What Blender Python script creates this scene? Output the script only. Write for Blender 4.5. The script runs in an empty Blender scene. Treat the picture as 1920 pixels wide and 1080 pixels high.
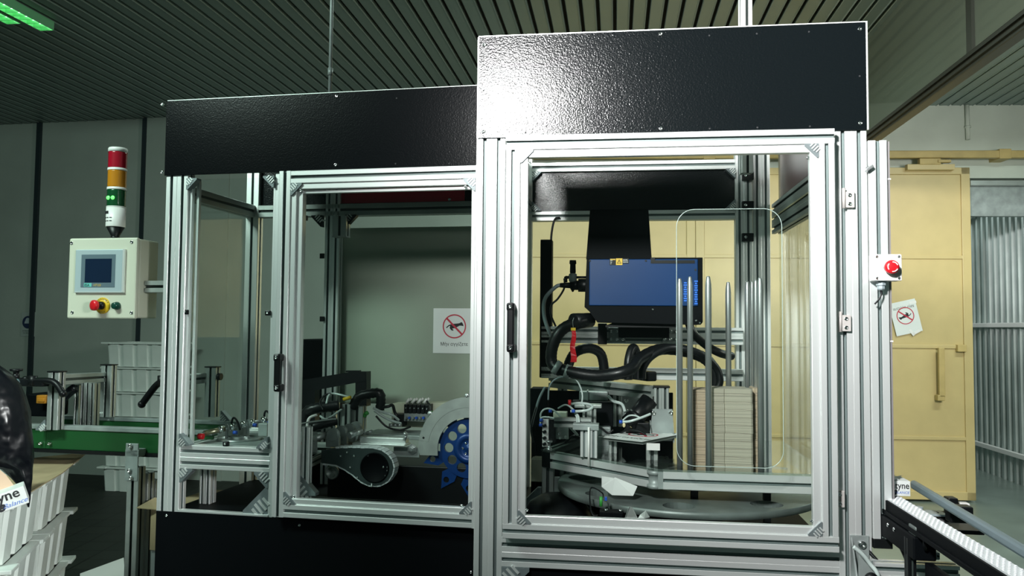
import bpy, bmesh, math, random
from mathutils import Vector, Matrix, Quaternion
random.seed(7)
SC = bpy.context.scene
COL = SC.collection
V3 = Vector

# ---------------------------------------------------------------- camera
FPX = 1500.0                       # focal length in pixels of a 1920 px wide frame
CAM_H = 1.45
PITCH = math.radians(2.85)
ROLL = 0.009
cam_d = bpy.data.cameras.new('camera')
cam = bpy.data.objects.new('camera', cam_d)
COL.objects.link(cam)
cam_d.sensor_width = 36.0
cam_d.lens = 36.0 * FPX / 1920.0
cam_d.clip_start = 0.02
CM = Matrix.Rotation(math.pi / 2 + PITCH, 3, 'X') @ Matrix.Rotation(ROLL, 3, 'Z')
cam.matrix_world = Matrix.Translation((0, 0, CAM_H)) @ CM.to_4x4()
SC.camera = cam

# ---------------------------------------------------------------- exposure
vs = SC.view_settings
vs.view_transform = 'Standard'
vs.look = 'None'
vs.gamma = 1.0
vs.use_curve_mapping = False
vs.exposure = 0.0
SC.cycles.transparent_max_bounces = 32      # many clear panes stand behind one another

# ---------------------------------------------------------------- world: dim greenish hall light
wd = bpy.data.worlds.new('hall')
SC.world = wd
wd.use_nodes = True
wd.node_tree.nodes['Background'].inputs[0].default_value = (0.30, 0.50, 0.45, 1)
wd.node_tree.nodes['Background'].inputs[1].default_value = 0.20

def area(name, loc, target, size, power, color=(1, 1, 1), spread=180, sy=None, shape='RECTANGLE'):
    d = bpy.data.lights.new(name, 'AREA')
    d.shape = shape
    d.size = size
    d.size_y = sy or size
    d.energy = power
    d.color = color
    d.spread = math.radians(spread)
    o = bpy.data.objects.new(name, d)
    COL.objects.link(o)
    o.location = loc
    o.rotation_euler = (V3(target) - V3(loc)).to_track_quat('-Z', 'Y').to_euler()
    return o
# the photographer's softbox: above and just left of the camera, turned to the tall right-hand cabinet
area('studio_softbox', (-0.74, 0.02, 2.80), (1.40, 2.5, 2.25), 0.36, 60, (1.0, 0.99, 0.98), 82, shape='DISK')
# added fill lamp right of the camera, narrowed on to the crates and the control box at the left
area('added_fill_left', (2.1, -0.4, 2.0), (-2.75, 2.9, 0.65), 0.45, 10, (0.97, 1.0, 0.98), 32, shape='DISK')
# a second studio head standing at the far right, lighting the yellow doors, and the ceiling tubes
area('studio_head_right', (3.0, 2.6, 2.3), (1.8, 7.0, 1.3), 0.7, 55, (1.0, 0.98, 0.92), 130)
area('ceiling_tubes_right', (4.0, 5.0, 3.35), (4.0, 5.0, 0), 1.2, 50, (0.85, 1.0, 0.93), 170, sy=0.3)
area('ceiling_tubes_left', (-2.6, 1.2, 3.35), (-3.2, 4.4, 0), 1.2, 95, (0.78, 1.0, 0.90), 170, sy=0.3)
area('added_fill_outside', (4.0, 8.9, 3.2), (5.1, 6.6, 0.4), 0.8, 16, (0.90, 1.0, 0.97), 150)  # added lamp, brightens the corrugated wall beyond the opening
area('ceiling_tubes_rear', (0.3, 5.0, 3.35), (0.3, 5.0, 0), 1.2, 45, (0.80, 1.0, 0.90), 170, sy=0.3)

# ---------------------------------------------------------------- frames of reference
def ray(px, py):
    return (CM @ V3(((px - 960) / FPX, -(py - 540) / FPX, -1))).normalized()
CP = V3((0, 0, CAM_H))

class Frame:
    """a right-angled set of directions on the hall floor: u to the right, v away, w up"""
    def __init__(s, ox, oy, deg):
        a = math.radians(deg)
        s.a = a
        s.o = V3((ox, oy, 0))
        s.U = V3((math.cos(a), -math.sin(a), 0))
        s.V = V3((math.sin(a), math.cos(a), 0))
        s.W = V3((0, 0, 1))
        s.cp = V3(((CP - s.o).dot(s.U), (CP - s.o).dot(s.V), CP.z))
    def loc(s, d):
        return V3((d.dot(s.U), d.dot(s.V), d.z))
    def hit(s, px, py, ax, val):
        d = s.loc(ray(px, py))
        return s.cp + d * ((val - s.cp[ax]) / d[ax])
    def u(s, px, py, val): return s.hit(px, py, 0, val)
    def v(s, px, py, val): return s.hit(px, py, 1, val)
    def w(s, px, py, val): return s.hit(px, py, 2, val)
    def world(s, p):
        return s.o + s.U * p[0] + s.V * p[1] + s.W * p[2]

def at_depth(px, py, Y):
    d = ray(px, py)
    return CP + d * (Y / d.y)
_p = at_depth(892.5, 617, 2.5)
FR = Frame(_p.x, _p.y, 7.46)       # tall right-hand cabinet, v = 0 on the face of its posts
_p = at_depth(303, 617, 2.95)
FL = Frame(_p.x, _p.y, 11.0)       # lower left-hand cabinet
FW = Frame(0, 0, 0)
FC = Frame(0, 0, 7.4)              # ceiling slats
_p = at_depth(150, 617, 7.8)
FBL = Frame(_p.x, _p.y, 10.2)      # grey rear wall
_p = at_depth(1750, 617, 7.0)
FBR = Frame(_p.x, _p.y, 3.0)       # white rear wall with the sliding doors

# ---------------------------------------------------------------- materials
MATS = {}
def mat(name, col, rough=0.5, metal=0.0, bump=0.0, bscale=80.0, var=0.0, vscale=6.0, spec=0.5,
        emit=None, estr=0.0, coat=0.0, alpha=1.0, var2=None, detail=4.0, trans=0.0, bdist=0.002):
    m = bpy.data.materials.new(name)
    m.use_nodes = True
    nt = m.node_tree
    b = nt.nodes['Principled BSDF']
    b.inputs['Base Color'].default_value = (*col, 1)
    b.inputs['Roughness'].default_value = rough
    b.inputs['Metallic'].default_value = metal
    b.inputs['Specular IOR Level'].default_value = spec
    b.inputs['Coat Weight'].default_value = coat
    if trans: b.inputs['Transmission Weight'].default_value = trans
    tc = nt.nodes.new('ShaderNodeTexCoord')
    if var > 0:
        n = nt.nodes.new('ShaderNodeTexNoise')
        n.inputs['Scale'].default_value = vscale
        n.inputs['Detail'].default_value = detail
        nt.links.new(tc.outputs['Object'], n.inputs['Vector'])
        r = nt.nodes.new('ShaderNodeMapRange')
        r.inputs['From Min'].default_value = 0.3
        r.inputs['From Max'].default_value = 0.7
        nt.links.new(n.outputs['Fac'], r.inputs['Value'])
        mx = nt.nodes.new('ShaderNodeMix')
        mx.data_type = 'RGBA'
        nt.links.new(r.outputs['Result'], mx.inputs[0])
        c2 = var2 or tuple(c * (1 - var) for c in col)
        mx.inputs[6].default_value = (*col, 1)
        mx.inputs[7].default_value = (*c2, 1)
        nt.links.new(mx.outputs[2], b.inputs['Base Color'])
    if bump > 0:
        n2 = nt.nodes.new('ShaderNodeTexNoise')
        n2.inputs['Scale'].default_value = bscale
        n2.inputs['Detail'].default_value = 2.0
        nt.links.new(tc.outputs['Object'], n2.inputs['Vector'])
        bp = nt.nodes.new('ShaderNodeBump')
        bp.inputs['Strength'].default_value = bump
        bp.inputs['Distance'].default_value = bdist
        nt.links.new(n2.outputs['Fac'], bp.inputs['Height'])
        nt.links.new(bp.outputs['Normal'], b.inputs['Normal'])
    if emit:
        b.inputs['Emission Color'].default_value = (*emit, 1)
        b.inputs['Emission Strength'].default_value = estr
    MATS[name] = m
    return m

def pane_mat(name, tint, base_refl):
    """clear sheet: lets light straight through, mirrors a little, more at grazing angles"""
    m = bpy.data.materials.new(name)
    m.use_nodes = True
    nt = m.node_tree
    nt.nodes.clear()
    out = nt.nodes.new('ShaderNodeOutputMaterial')
    tr = nt.nodes.new('ShaderNodeBsdfTransparent')
    tr.inputs[0].default_value = (*tint, 1)
    gl = nt.nodes.new('ShaderNodeBsdfGlossy')
    gl.inputs['Roughness'].default_value = 0.04
    lw = nt.nodes.new('ShaderNodeLayerWeight')
    lw.inputs[0].default_value = 0.5
    pw = nt.nodes.new('ShaderNodeMath'); pw.operation = 'POWER'; pw.inputs[1].default_value = 4
    ma = nt.nodes.new('ShaderNodeMath'); ma.operation = 'MULTIPLY_ADD'
    ma.inputs[1].default_value = 0.8; ma.inputs[2].default_value = base_refl
    nt.links.new(lw.outputs['Facing'], pw.inputs[0])
    nt.links.new(pw.outputs[0], ma.inputs[0])
    mx = nt.nodes.new('ShaderNodeMixShader')
    nt.links.new(ma.outputs[0], mx.inputs[0])
    nt.links.new(tr.outputs[0], mx.inputs[1])
    nt.links.new(gl.outputs[0], mx.inputs[2])
    nt.links.new(mx.outputs[0], out.inputs[0])
    MATS[name] = m
    return m

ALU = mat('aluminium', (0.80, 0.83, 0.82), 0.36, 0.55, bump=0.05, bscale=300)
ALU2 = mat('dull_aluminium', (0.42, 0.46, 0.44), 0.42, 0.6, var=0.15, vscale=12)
CAST = mat('cast_bracket', (0.22, 0.26, 0.27), 0.4, 0.4, var=0.2, vscale=30)
STEEL = mat('steel', (0.50, 0.53, 0.53), 0.34, 0.8)
CHROME = mat('bright_screw', (0.9, 0.92, 0.92), 0.12, 1.0)
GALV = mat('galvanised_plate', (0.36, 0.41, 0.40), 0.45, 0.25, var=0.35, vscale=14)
HAMMER = mat('black_hammered_panel', (0.004, 0.006, 0.007), 0.17, 0.0, bump=1.0, bscale=210, spec=0.36, bdist=0.0006)
HAMMER2 = mat('black_satin_panel', (0.003, 0.004, 0.005), 0.22, 0.0, bump=0.7, bscale=210, spec=0.12, bdist=0.0005)
BLACK = mat('black_plastic', (0.004, 0.005, 0.006), 0.4, spec=0.3)
MBLACK = mat('matt_black', (0.002, 0.003, 0.004), 0.6, spec=0.08)
RUBBER = mat('black_hose', (0.006, 0.007, 0.008), 0.36, spec=0.4, bump=0.3, bscale=60)
WHITE = mat('white_plastic', (0.78, 0.78, 0.76), 0.4)
PAPER = mat('paper', (0.72, 0.76, 0.74), 0.8, var=0.05)
CREAM = mat('cream_enclosure', (0.56, 0.58, 0.47), 0.45, bump=0.1, bscale=300)
GREYP = mat('grey_plastic', (0.30, 0.36, 0.38), 0.4)
GREEN = mat('green_rail', (0.008, 0.075, 0.018), 0.4, var=0.15, vscale=8)
YDOOR = mat('yellow_painted_steel', (0.58, 0.46, 0.21), 0.42, bump=0.25, bscale=40, var=0.10, vscale=5, spec=0.6)
YDOOR2 = mat('yellow_frame_steel', (0.54, 0.41, 0.16), 0.5, var=0.2, vscale=9)
WALLG = mat('grey_concrete_wall', (0.31, 0.36, 0.32), 0.8, bump=0.3, bscale=30, var=0.16, vscale=1.6)
WALLW = mat('white_plaster_wall', (0.62, 0.68, 0.60), 0.8, bump=0.6, bscale=25, var=0.14, vscale=2.5)
DARKT = mat('dark_trim', (0.012, 0.022, 0.026), 0.5)
SLAT = mat('ceiling_slat', (0.22, 0.29, 0.265), 0.40, 0.2, var=0.06, vscale=2)
SLATB = mat('ceiling_void', (0.004, 0.005, 0.005), 0.9)
CARD = mat('cardboard', (0.42, 0.33, 0.19), 0.8, var=0.25, vscale=7)
BAGM = mat('black_bag_film', (0.003, 0.004, 0.006), 0.30, bump=1.0, bscale=11, spec=0.4, bdist=0.02)
CRATE = mat('white_crate_plastic', (0.66, 0.72, 0.68), 0.5, bump=0.1, bscale=200, var=0.12, vscale=5)
BLUE = mat('blue_housing', (0.003, 0.036, 0.135), 0.35, var=0.1, vscale=5, spec=0.3)
BLUEW = mat('blue_anodised_wheel', (0.003, 0.040, 0.19), 0.36, 0.2, var=0.15, vscale=14)
BLUEL = mat('bright_blue_print', (0.02, 0.16, 0.70), 0.4)
RED = mat('red_plastic', (0.62, 0.012, 0.02), 0.3)
RED_REFL = mat('painted_red_reflection', (0.085, 0.006, 0.014), 0.35)  # red reflection on the side fascia, put into a colour
REDPR = mat('red_print', (0.50, 0.03, 0.06), 0.7)
INK = mat('black_ink', (0.012, 0.014, 0.016), 0.7)
BLUEPR = mat('blue_print', (0.06, 0.16, 0.55), 0.7)
YELLOW = mat('yellow_plastic', (0.72, 0.47, 0.02), 0.4)
AMBER = mat('amber_lens', (0.50, 0.20, 0.012), 0.18, coat=0.5)
REDL = mat('red_lens', (0.34, 0.006, 0.02), 0.18, coat=0.5)
GRNL = mat('green_lens', (0.004, 0.065, 0.02), 0.18, coat=0.5)
GRNG = mat('green_lamp_lit', (0.05, 0.8, 0.1), 0.3, emit=(0.12, 1.0, 0.12), estr=2.2)
LCD = mat('dark_screen', (0.006, 0.016, 0.04), 0.12)
TEAL = mat('teal_print', (0.12, 0.50, 0.45), 0.5)
GREENP = mat('green_fitting', (0.05, 0.35, 0.06), 0.4)
BLUEF = mat('blue_fitting', (0.02, 0.09, 0.5), 0.35)
TUBE = mat('clear_air_tube', (0.50, 0.58, 0.56), 0.22)
BEIGE = mat('beige_strap', (0.50, 0.41, 0.30), 0.6)
HINGE = mat('grey_hinge_plate', (0.46, 0.44, 0.42), 0.5)
SLOT_SHADE = mat('slot_shade', (0.20, 0.25, 0.245), 0.5, 0.4)  # shade inside the profile slots, painted as a darker colour
DULL_SLOT_SHADE = mat('dark_slot_shade', (0.06, 0.08, 0.075), 0.5, 0.3)  # deeper painted shade for the slots of the other profiles
SMOKE = mat('grey_gasket', (0.22, 0.21, 0.21), 0.4)
PANE = pane_mat('clear_pane', (0.955, 0.975, 0.965), 0.012)
PANE2 = pane_mat('clear_table_pane', (0.90, 0.94, 0.92), 0.05)
PLEXI = pane_mat('dusty_partition_pane', (0.45, 0.52, 0.45), 0.06)
_nt = PLEXI.node_tree                      # a film of dust scatters light
_df = _nt.nodes.new('ShaderNodeBsdfDiffuse'); _df.inputs[0].default_value = (0.16, 0.19, 0.14, 1)
_mx = _nt.nodes.new('ShaderNodeMixShader'); _mx.inputs[0].default_value = 0.62
_out = _nt.nodes['Material Output']; _pr = _out.inputs[0].links[0].from_node
_nt.links.new(_pr.outputs[0], _mx.inputs[1]); _nt.links.new(_df.outputs[0], _mx.inputs[2]); _nt.links.new(_mx.outputs[0], _out.inputs[0])
LAMP = mat('fluorescent_tube_lit', (0.8, 1, 0.85), 0.5, emit=(0.55, 1.0, 0.62), estr=3.5)
LOUVRE = mat('green_lit_louvre', (0.30, 0.75, 0.40), 0.3, 0.3)
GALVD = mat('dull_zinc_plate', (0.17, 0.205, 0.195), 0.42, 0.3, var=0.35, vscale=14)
CONC = mat('grey_concrete_floor', (0.20, 0.25, 0.225), 0.32, bump=0.2, bscale=12, var=0.35, vscale=2.2, detail=8)
CORR = mat('pale_corrugated_sheet', (0.42, 0.49, 0.47), 0.45, 0.2, var=0.3, vscale=3.0)
WEBB = mat('white_belt', (0.70, 0.73, 0.75), 0.4)
BOARD = mat('grey_green_board', (0.29, 0.34, 0.27), 0.6, bump=0.12, bscale=150, var=0.12, vscale=3)

# carton blanks: pale board edges in fine layers with darker bands
def stack_mat(name, c1, c2):
    m = mat(name, c1, 0.8)
    nt = m.node_tree; b = nt.nodes['Principled BSDF']
    tc = nt.nodes.new('ShaderNodeTexCoord')
    sp = nt.nodes.new('ShaderNodeSeparateXYZ')
    nt.links.new(tc.outputs['Object'], sp.inputs[0])
    n = nt.nodes.new('ShaderNodeTexNoise'); n.noise_dimensions = '1D'
    n.inputs['Scale'].default_value = 260; n.inputs['Detail'].default_value = 3
    nt.links.new(sp.outputs['Z'], n.inputs['W'])
    cr = nt.nodes.new('ShaderNodeValToRGB')
    cr.color_ramp.elements[0].position = 0.30; cr.color_ramp.elements[0].color = (*c2, 1)
    cr.color_ramp.elements[1].position = 0.55; cr.color_ramp.elements[1].color = (*c1, 1)
    nt.links.new(n.outputs['Fac'], cr.inputs[0])
    # separator sheets every 26 mm
    md = nt.nodes.new('ShaderNodeMath'); md.operation = 'FRACT'
    ms = nt.nodes.new('ShaderNodeMath'); ms.operation = 'MULTIPLY'; ms.inputs[1].default_value = 1 / 0.0262
    n3 = nt.nodes.new('ShaderNodeTexNoise'); n3.inputs['Scale'].default_value = 9
    nt.links.new(tc.outputs['Object'], n3.inputs['Vector'])
    ad = nt.nodes.new('ShaderNodeMath'); ad.operation = 'MULTIPLY_ADD'; ad.inputs[1].default_value = 0.016
    nt.links.new(n3.outputs['Fac'], ad.inputs[0]); nt.links.new(sp.outputs['Z'], ad.inputs[2])
    nt.links.new(ad.outputs[0], ms.inputs[0]); nt.links.new(ms.outputs[0], md.inputs[0])
    lt = nt.nodes.new('ShaderNodeMath'); lt.operation = 'LESS_THAN'; lt.inputs[1].default_value = 0.045
    nt.links.new(md.outputs[0], lt.inputs[0])
    mx = nt.nodes.new('ShaderNodeMix'); mx.data_type = 'RGBA'
    nt.links.new(lt.outputs[0], mx.inputs[0]); nt.links.new(cr.outputs[0], mx.inputs[6])
    mx.inputs[7].default_value = (0.16, 0.13, 0.10, 1)
    nt.links.new(mx.outputs[2], b.inputs['Base Color'])
    return m
STK = stack_mat('carton_blank_edges', (0.40, 0.37, 0.295), (0.27, 0.25, 0.20))
STKO = stack_mat('carton_blank_edges_tan', (0.46, 0.36, 0.26), (0.33, 0.25, 0.17))
# ---------------------------------------------------------------- mesh builder
def basis(d, up=None):
    d = V3(d).normalized()
    up = V3(up) if up is not None else (V3((0, 0, 1)) if abs(d.z) < 0.9 else V3((0, 1, 0)))
    a = (up - d * up.dot(d)).normalized()      # "up" like
    b = d.cross(a).normalized()
    return d, a, b

def slot_faces(na, nb):
    out = []; i = 0
    for n in (na, nb, na, nb):
        i0 = i; i += 1
        for k in range(n):
            out += [i + 1, i + 2, i + 3]; i += 6
            if k < n - 1: i += 3
        i += 1
    return out
def t_section(wa, na, wb, nb):
    """outline of a slotted aluminium profile, wa x wb, with na / nb slots per side"""
    sl = min(0.0052, wa / max(na, 1) * 0.13)
    dp = min(0.011, 0.26 * min(wa, wb))
    ch = 0.0018
    def side(L, n):
        pts = [(-L / 2 + ch, 0)]
        for k in range(n):
            c = -L / 2 + L / n * (k + 0.5)
            pts += [(c - sl - 0.0012, 0), (c - sl, 0.0012), (c - sl, dp), (c + sl, dp), (c + sl, 0.0012), (c + sl + 0.0012, 0)]
            if k < n - 1:
                g = -L / 2 + L / n * (k + 1)
                pts += [(g - 0.0012, 0), (g, 0.0009), (g + 0.0012, 0)]
        pts.append((L / 2 - ch, 0))
        return pts
    P = []
    for (x, d) in side(wa, na): P.append((x, -wb / 2 + d))
    for (x, d) in side(wb, nb): P.append((wa / 2 - d, x))
    for (x, d) in side(wa, na): P.append((-x, wb / 2 - d))
    for (x, d) in side(wb, nb): P.append((-wa / 2 + d, -x))
    return P

class MB:
    def __init__(s):
        s.v = []; s.f = []; s.sm = []; s.slot = []
    def add(s, vs_, fs, smooth=False):
        n = len(s.v)
        s.v += [V3(p) for p in vs_]
        s.f += [tuple(i + n for i in f) for f in fs]
        s.sm += [smooth] * len(fs)
        return s
    def box(s, a, b, bev=0.0):
        lo = [min(a[i], b[i]) for i in range(3)]; hi = [max(a[i], b[i]) for i in range(3)]
        c = V3([(lo[i] + hi[i]) / 2 for i in range(3)])
        return s.obox(c, V3((1, 0, 0)), V3((0, 1, 0)), V3((0, 0, 1)), [hi[i] - lo[i] for i in range(3)], bev)
    def obox(s, c, e1, e2, e3, size, bev=0.0):
        """box about c along the axes e1 e2 e3"""
        c = V3(c); h = [x / 2 for x in size]
        if bev <= 0:
            vs_ = [c + e1 * (h[0] * i) + e2 * (h[1] * j) + e3 * (h[2] * k) for i in (-1, 1) for j in (-1, 1) for k in (-1, 1)]
            return s.add(vs_, [(0, 1, 3, 2), (4, 6, 7, 5), (0, 4, 5, 1), (2, 3, 7, 6), (0, 2, 6, 4), (1, 5, 7, 3)])
        bm = bmesh.new()
        bmesh.ops.create_cube(bm, size=1)
        for v in bm.verts: v.co = V3((v.co.x * size[0], v.co.y * size[1], v.co.z * size[2]))
        bmesh.ops.bevel(bm, geom=bm.edges[:], offset=min(bev, min(size) * 0.45), segments=2, affect='EDGES', profile=0.5)
        bm.verts.index_update()
        vs_ = [c + e1 * v.co.x + e2 * v.co.y + e3 * v.co.z for v in bm.verts]
        fs = [tuple(v.index for v in f.verts) for f in bm.faces]
        bm.free()
        return s.add(vs_, fs)
    def sweep(s, sec, p0, p1, A=None, slots=None):
        """closed outline sec (a, b) swept from p0 to p1; A is the direction of a"""
        p0 = V3(p0); p1 = V3(p1); d = (p1 - p0).normalized()
        A = (V3(A) - d * V3(A).dot(d)).normalized() if A is not None else basis(d)[1]
        B = d.cross(A)
        n = len(sec)
        vs_ = [p0 + A * a + B * b for a, b in sec] + [p1 + A * a + B * b for a, b in sec]
        fs = [(i, (i + 1) % n, n + (i + 1) % n, n + i) for i in range(n)]
        fs.append(tuple(range(n - 1, -1, -1))); fs.append(tuple(range(n, 2 * n)))
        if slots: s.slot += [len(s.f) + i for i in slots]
        return s.add(vs_, fs)
    def bar(s, a, b, ax, n1=1, n2=1):
        """slotted profile filling the box a-b, running along axis ax (slots n1, n2 over the other two axes)"""
        lo = [min(a[i], b[i]) for i in range(3)]; hi = [max(a[i], b[i]) for i in range(3)]
        o = [i for i in range(3) if i != ax]
        c = [(lo[i] + hi[i]) / 2 for i in range(3)]
        p0 = V3(c); p1 = V3(c); p0[ax] = lo[ax]; p1[ax] = hi[ax]
        A = V3((0, 0, 0)); A[o[0]] = 1
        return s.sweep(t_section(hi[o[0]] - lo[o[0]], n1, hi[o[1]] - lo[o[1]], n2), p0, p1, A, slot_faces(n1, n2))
    def prof(s, p0, p1, wa, wb, A, na=1, nb=1):
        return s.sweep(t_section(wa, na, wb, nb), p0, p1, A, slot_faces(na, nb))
    def cyl(s, p0, p1, r, n=16, r2=None, smooth=True):
        p0 = V3(p0); p1 = V3(p1); r2 = r if r2 is None else r2
        d, a, b = basis(p1 - p0)
        vs_ = []
        for p, q in ((p0, r), (p1, r2)):
            vs_ += [p + a * (q * math.cos(2 * math.pi * i / n)) + b * (q * math.sin(2 * math.pi * i / n)) for i in range(n)]
        s.add(vs_, [(i, n + i, n + (i + 1) % n, (i + 1) % n) for i in range(n)], smooth)
        m = len(s.v) - 2 * n
        s.f += [tuple(m + i for i in range(n)), tuple(m + 2 * n - 1 - i for i in range(n))]
        s.sm += [False, False]
        return s
    def lathe(s, p, d, prof, n=24, smooth=True, caps=True):
        """(r, h) outline turned about the axis p + h d"""
        p = V3(p); d, a, b = basis(d)
        vs_ = []
        for r, h in prof:
            vs_ += [p + d * h + a * (r * math.cos(2 * math.pi * i / n)) + b * (r * math.sin(2 * math.pi * i / n)) for i in range(n)]
        fs = []
        for k in range(len(prof) - 1):
            fs += [(k * n + i, k * n + (i + 1) % n, (k + 1) * n + (i + 1) % n, (k + 1) * n + i) for i in range(n)]
        s.add(vs_, fs, smooth)
        m = len(s.v) - len(vs_); L = (len(prof) - 1) * n
        if not caps: return s
        if prof[0][0] > 1e-6:
            s.f.append(tuple(m + i for i in range(n))); s.sm.append(False)
        if prof[-1][0] > 1e-6:
            s.f.append(tuple(m + L + n - 1 - i for i in range(n))); s.sm.append(False)
        return s
    def ball(s, c, r, n=12, sc=(1, 1, 1)):
        c = V3(c); vs_ = []; fs = []
        for j in range(n + 1):
            t = math.pi * j / n
            for i in range(2 * n):
                q = 2 * math.pi * i / (2 * n)
                vs_.append(c + V3((math.sin(t) * math.cos(q) * sc[0], math.sin(t) * math.sin(q) * sc[1], math.cos(t) * sc[2])) * r)
        m = 2 * n
        for j in range(n):
            for i in range(m):
                fs.append((j * m + i, (j + 1) * m + i, (j + 1) * m + (i + 1) % m, j * m + (i + 1) % m))
        return s.add(vs_, fs, True)
    def tube(s, pts, r, n=10, curve=True, closed=False, step=6, rib=0.0):
        P = [V3(p) for p in pts]
        if curve and len(P) > 2:
            Q = []
            m = len(P)
            for i in range(m if closed else m - 1):
                g = (lambda k: P[k % m]) if closed else (lambda k: P[max(0, min(m - 1, k))])
                a, b, c, d = g(i - 1), g(i), g(i + 1), g(i + 2)
                for k in range(step):
                    t = k / step
                    Q.append(0.5 * ((2 * b) + (c - a) * t + (2 * a - 5 * b + 4 * c - d) * t * t + (3 * b - a - 3 * c + d) * t ** 3))
            if not closed: Q.append(P[-1])
            P = Q
        m = len(P)
        T = [((P[(i + 1) % m] - P[i - 1]) if closed else (P[min(m - 1, i + 1)] - P[max(0, i - 1)])).normalized() for i in range(m)]
        _, a, b = basis(T[0])
        vs_ = []
        for i in range(m):
            if i:
                q = T[i - 1].rotation_difference(T[i])
                a = q @ a
            a = (a - T[i] * a.dot(T[i])).normalized()
            b = T[i].cross(a)
            rr = r * (1 + (rib if i % 2 else 0))
            vs_ += [P[i] + a * (rr * math.cos(2 * math.pi * k / n)) + b * (rr * math.sin(2 * math.pi * k / n)) for k in range(n)]
        fs = []
        for i in range(m if closed else m - 1):
            j = (i + 1) % m
            fs += [(i * n + k, i * n + (k + 1) % n, j * n + (k + 1) % n, j * n + k) for k in range(n)]
        if not closed:
            fs += [tuple(range(n - 1, -1, -1)), tuple((m - 1) * n + k for k in range(n))]
        return s.add(vs_, fs, True)
    def plate(s, poly, o, e1, e2, th, holes=None):
        """flat outline poly in the plane o, e1, e2, thickened by th along e1 x e2; holes are outlines"""
        o = V3(o); e1 = V3(e1).normalized(); e2 = V3(e2).normalized(); nrm = e1.cross(e2)
        if not holes:
            n = len(poly)
            vs_ = [o + e1 * a + e2 * b for a, b in poly] + [o + e1 * a + e2 * b + nrm * th for a, b in poly]
            fs = [(i, (i + 1) % n, n + (i + 1) % n, n + i) for i in range(n)]
            fs += [tuple(range(n - 1, -1, -1)), tuple(range(n, 2 * n))]
            return s.add(vs_, fs)
        from mathutils.geometry import tessellate_polygon
        loops = [list(poly)] + [list(h) for h in holes]
        flat = [p for l in loops for p in l]
        tris = tessellate_polygon([[V3((a, b, 0)) for a, b in l] for l in loops])
        n = len(flat)
        vs_ = [o + e1 * a + e2 * b for a, b in flat] + [o + e1 * a + e2 * b + nrm * th for a, b in flat]
        fs = [tuple(reversed(t)) for t in tris] + [tuple(i + n for i in t) for t in tris]
        k = 0
        for l in loops:
            m = len(l)
            fs += [(k + i, k + (i + 1) % m, n + k + (i + 1) % m, n + k + i) for i in range(m)]
            k += m
        return s.add(vs_, fs)
    def text(s, body, size, o, e1, e2, th=0.0004, align='LEFT', shear=0.0, sx=1.0, bold=0.0):
        cu = bpy.data.curves.new('txt', 'FONT')
        cu.body = body; cu.size = size; cu.align_x = align; cu.shear = shear; cu.resolution_u = 3; cu.offset = bold
        ob = bpy.data.objects.new('txt', cu)
        COL.objects.link(ob)
        dg = bpy.context.evaluated_depsgraph_get()
        me = bpy.data.meshes.new_from_object(ob.evaluated_get(dg))
        o = V3(o); e1 = V3(e1).normalized(); e2 = V3(e2).normalized(); nrm = e1.cross(e2)
        s.add([o + e1 * (v.co.x * sx) + e2 * v.co.y + nrm * th for v in me.vertices], [tuple(p.vertices) for p in me.polygons])
        bpy.data.objects.remove(ob); bpy.data.curves.remove(cu); bpy.data.meshes.remove(me)
        return s
    def build(s, name, material, parent=None, frame=None, base=None, fix=True, m2=None):
        """link as one mesh; under a parent the vertices are taken relative to that thing's base"""
        if parent is not None:
            base = BASE[parent.name]
        elif base is None:
            base = V3((0, 0, 0))
        base = V3(base)
        me = bpy.data.meshes.new(name)
        me.from_pydata([tuple(p - base) for p in s.v], [], s.f)
        me.polygons.foreach_set('use_smooth', s.sm)
        me.materials.append(material)
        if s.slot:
            me.materials.append(m2 or (SLOT_SHADE if material is ALU else DULL_SLOT_SHADE))
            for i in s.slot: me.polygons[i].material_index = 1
        if fix:
            bm = bmesh.new(); bm.from_mesh(me)
            bmesh.ops.recalc_face_normals(bm, faces=bm.faces[:])
            bm.to_mesh(me); bm.free()
        me.update()
        ob = bpy.data.objects.new(name, me)
        COL.objects.link(ob)
        if parent is not None:
            ob.parent = parent
        elif frame is not None:
            ob.location = frame.world(base)
            ob.rotation_euler = (0, 0, -frame.a)
        BASE[ob.name] = base
        return ob

BASE = {}
def tag(o, label=None, cat=None, group=None, kind=None):
    if label: o['label'] = label
    if cat: o['category'] = cat
    if group: o['group'] = group
    if kind: o['kind'] = kind
    return o
def thing(name, label, cat, frame, base, group=None):
    o = bpy.data.objects.new(name, None)
    o.empty_display_size = 0.1
    COL.objects.link(o)
    o.location = frame.world(V3(base))
    o.rotation_euler = (0, 0, -frame.a)
    BASE[o.name] = V3(base)
    return tag(o, label, cat, group)
def single(name, mb, m, label, cat, frame, base, group=None, kind=None):
    return tag(mb.build(name, m, None, frame, base), label, cat, group, kind)
def structure(name, mb, m, frame=None, base=(0, 0, 0), label=None):
    return tag(mb.build(name, m, None, frame or FW, base), label, None, None, 'structure')
def copy_tree(o, parent=None):
    c = o.copy(); COL.objects.link(c)
    if parent is not None: c.parent = parent
    BASE[c.name] = BASE[o.name]
    for ch in [x for x in bpy.data.objects if x.parent == o]: copy_tree(ch, c)
    return c
def circle(cx, cy, r, n=24, a0=0.0, a1=2 * math.pi, rev=False):
    full = abs(a1 - a0 - 2 * math.pi) < 1e-6
    k = n if full else n + 1
    p = [(cx + r * math.cos(a0 + (a1 - a0) * i / n), cy + r * math.sin(a0 + (a1 - a0) * i / n)) for i in range(k)]
    return p[::-1] if rev else p
X, Y, Z = V3((1, 0, 0)), V3((0, 1, 0)), V3((0, 0, 1))
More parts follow.
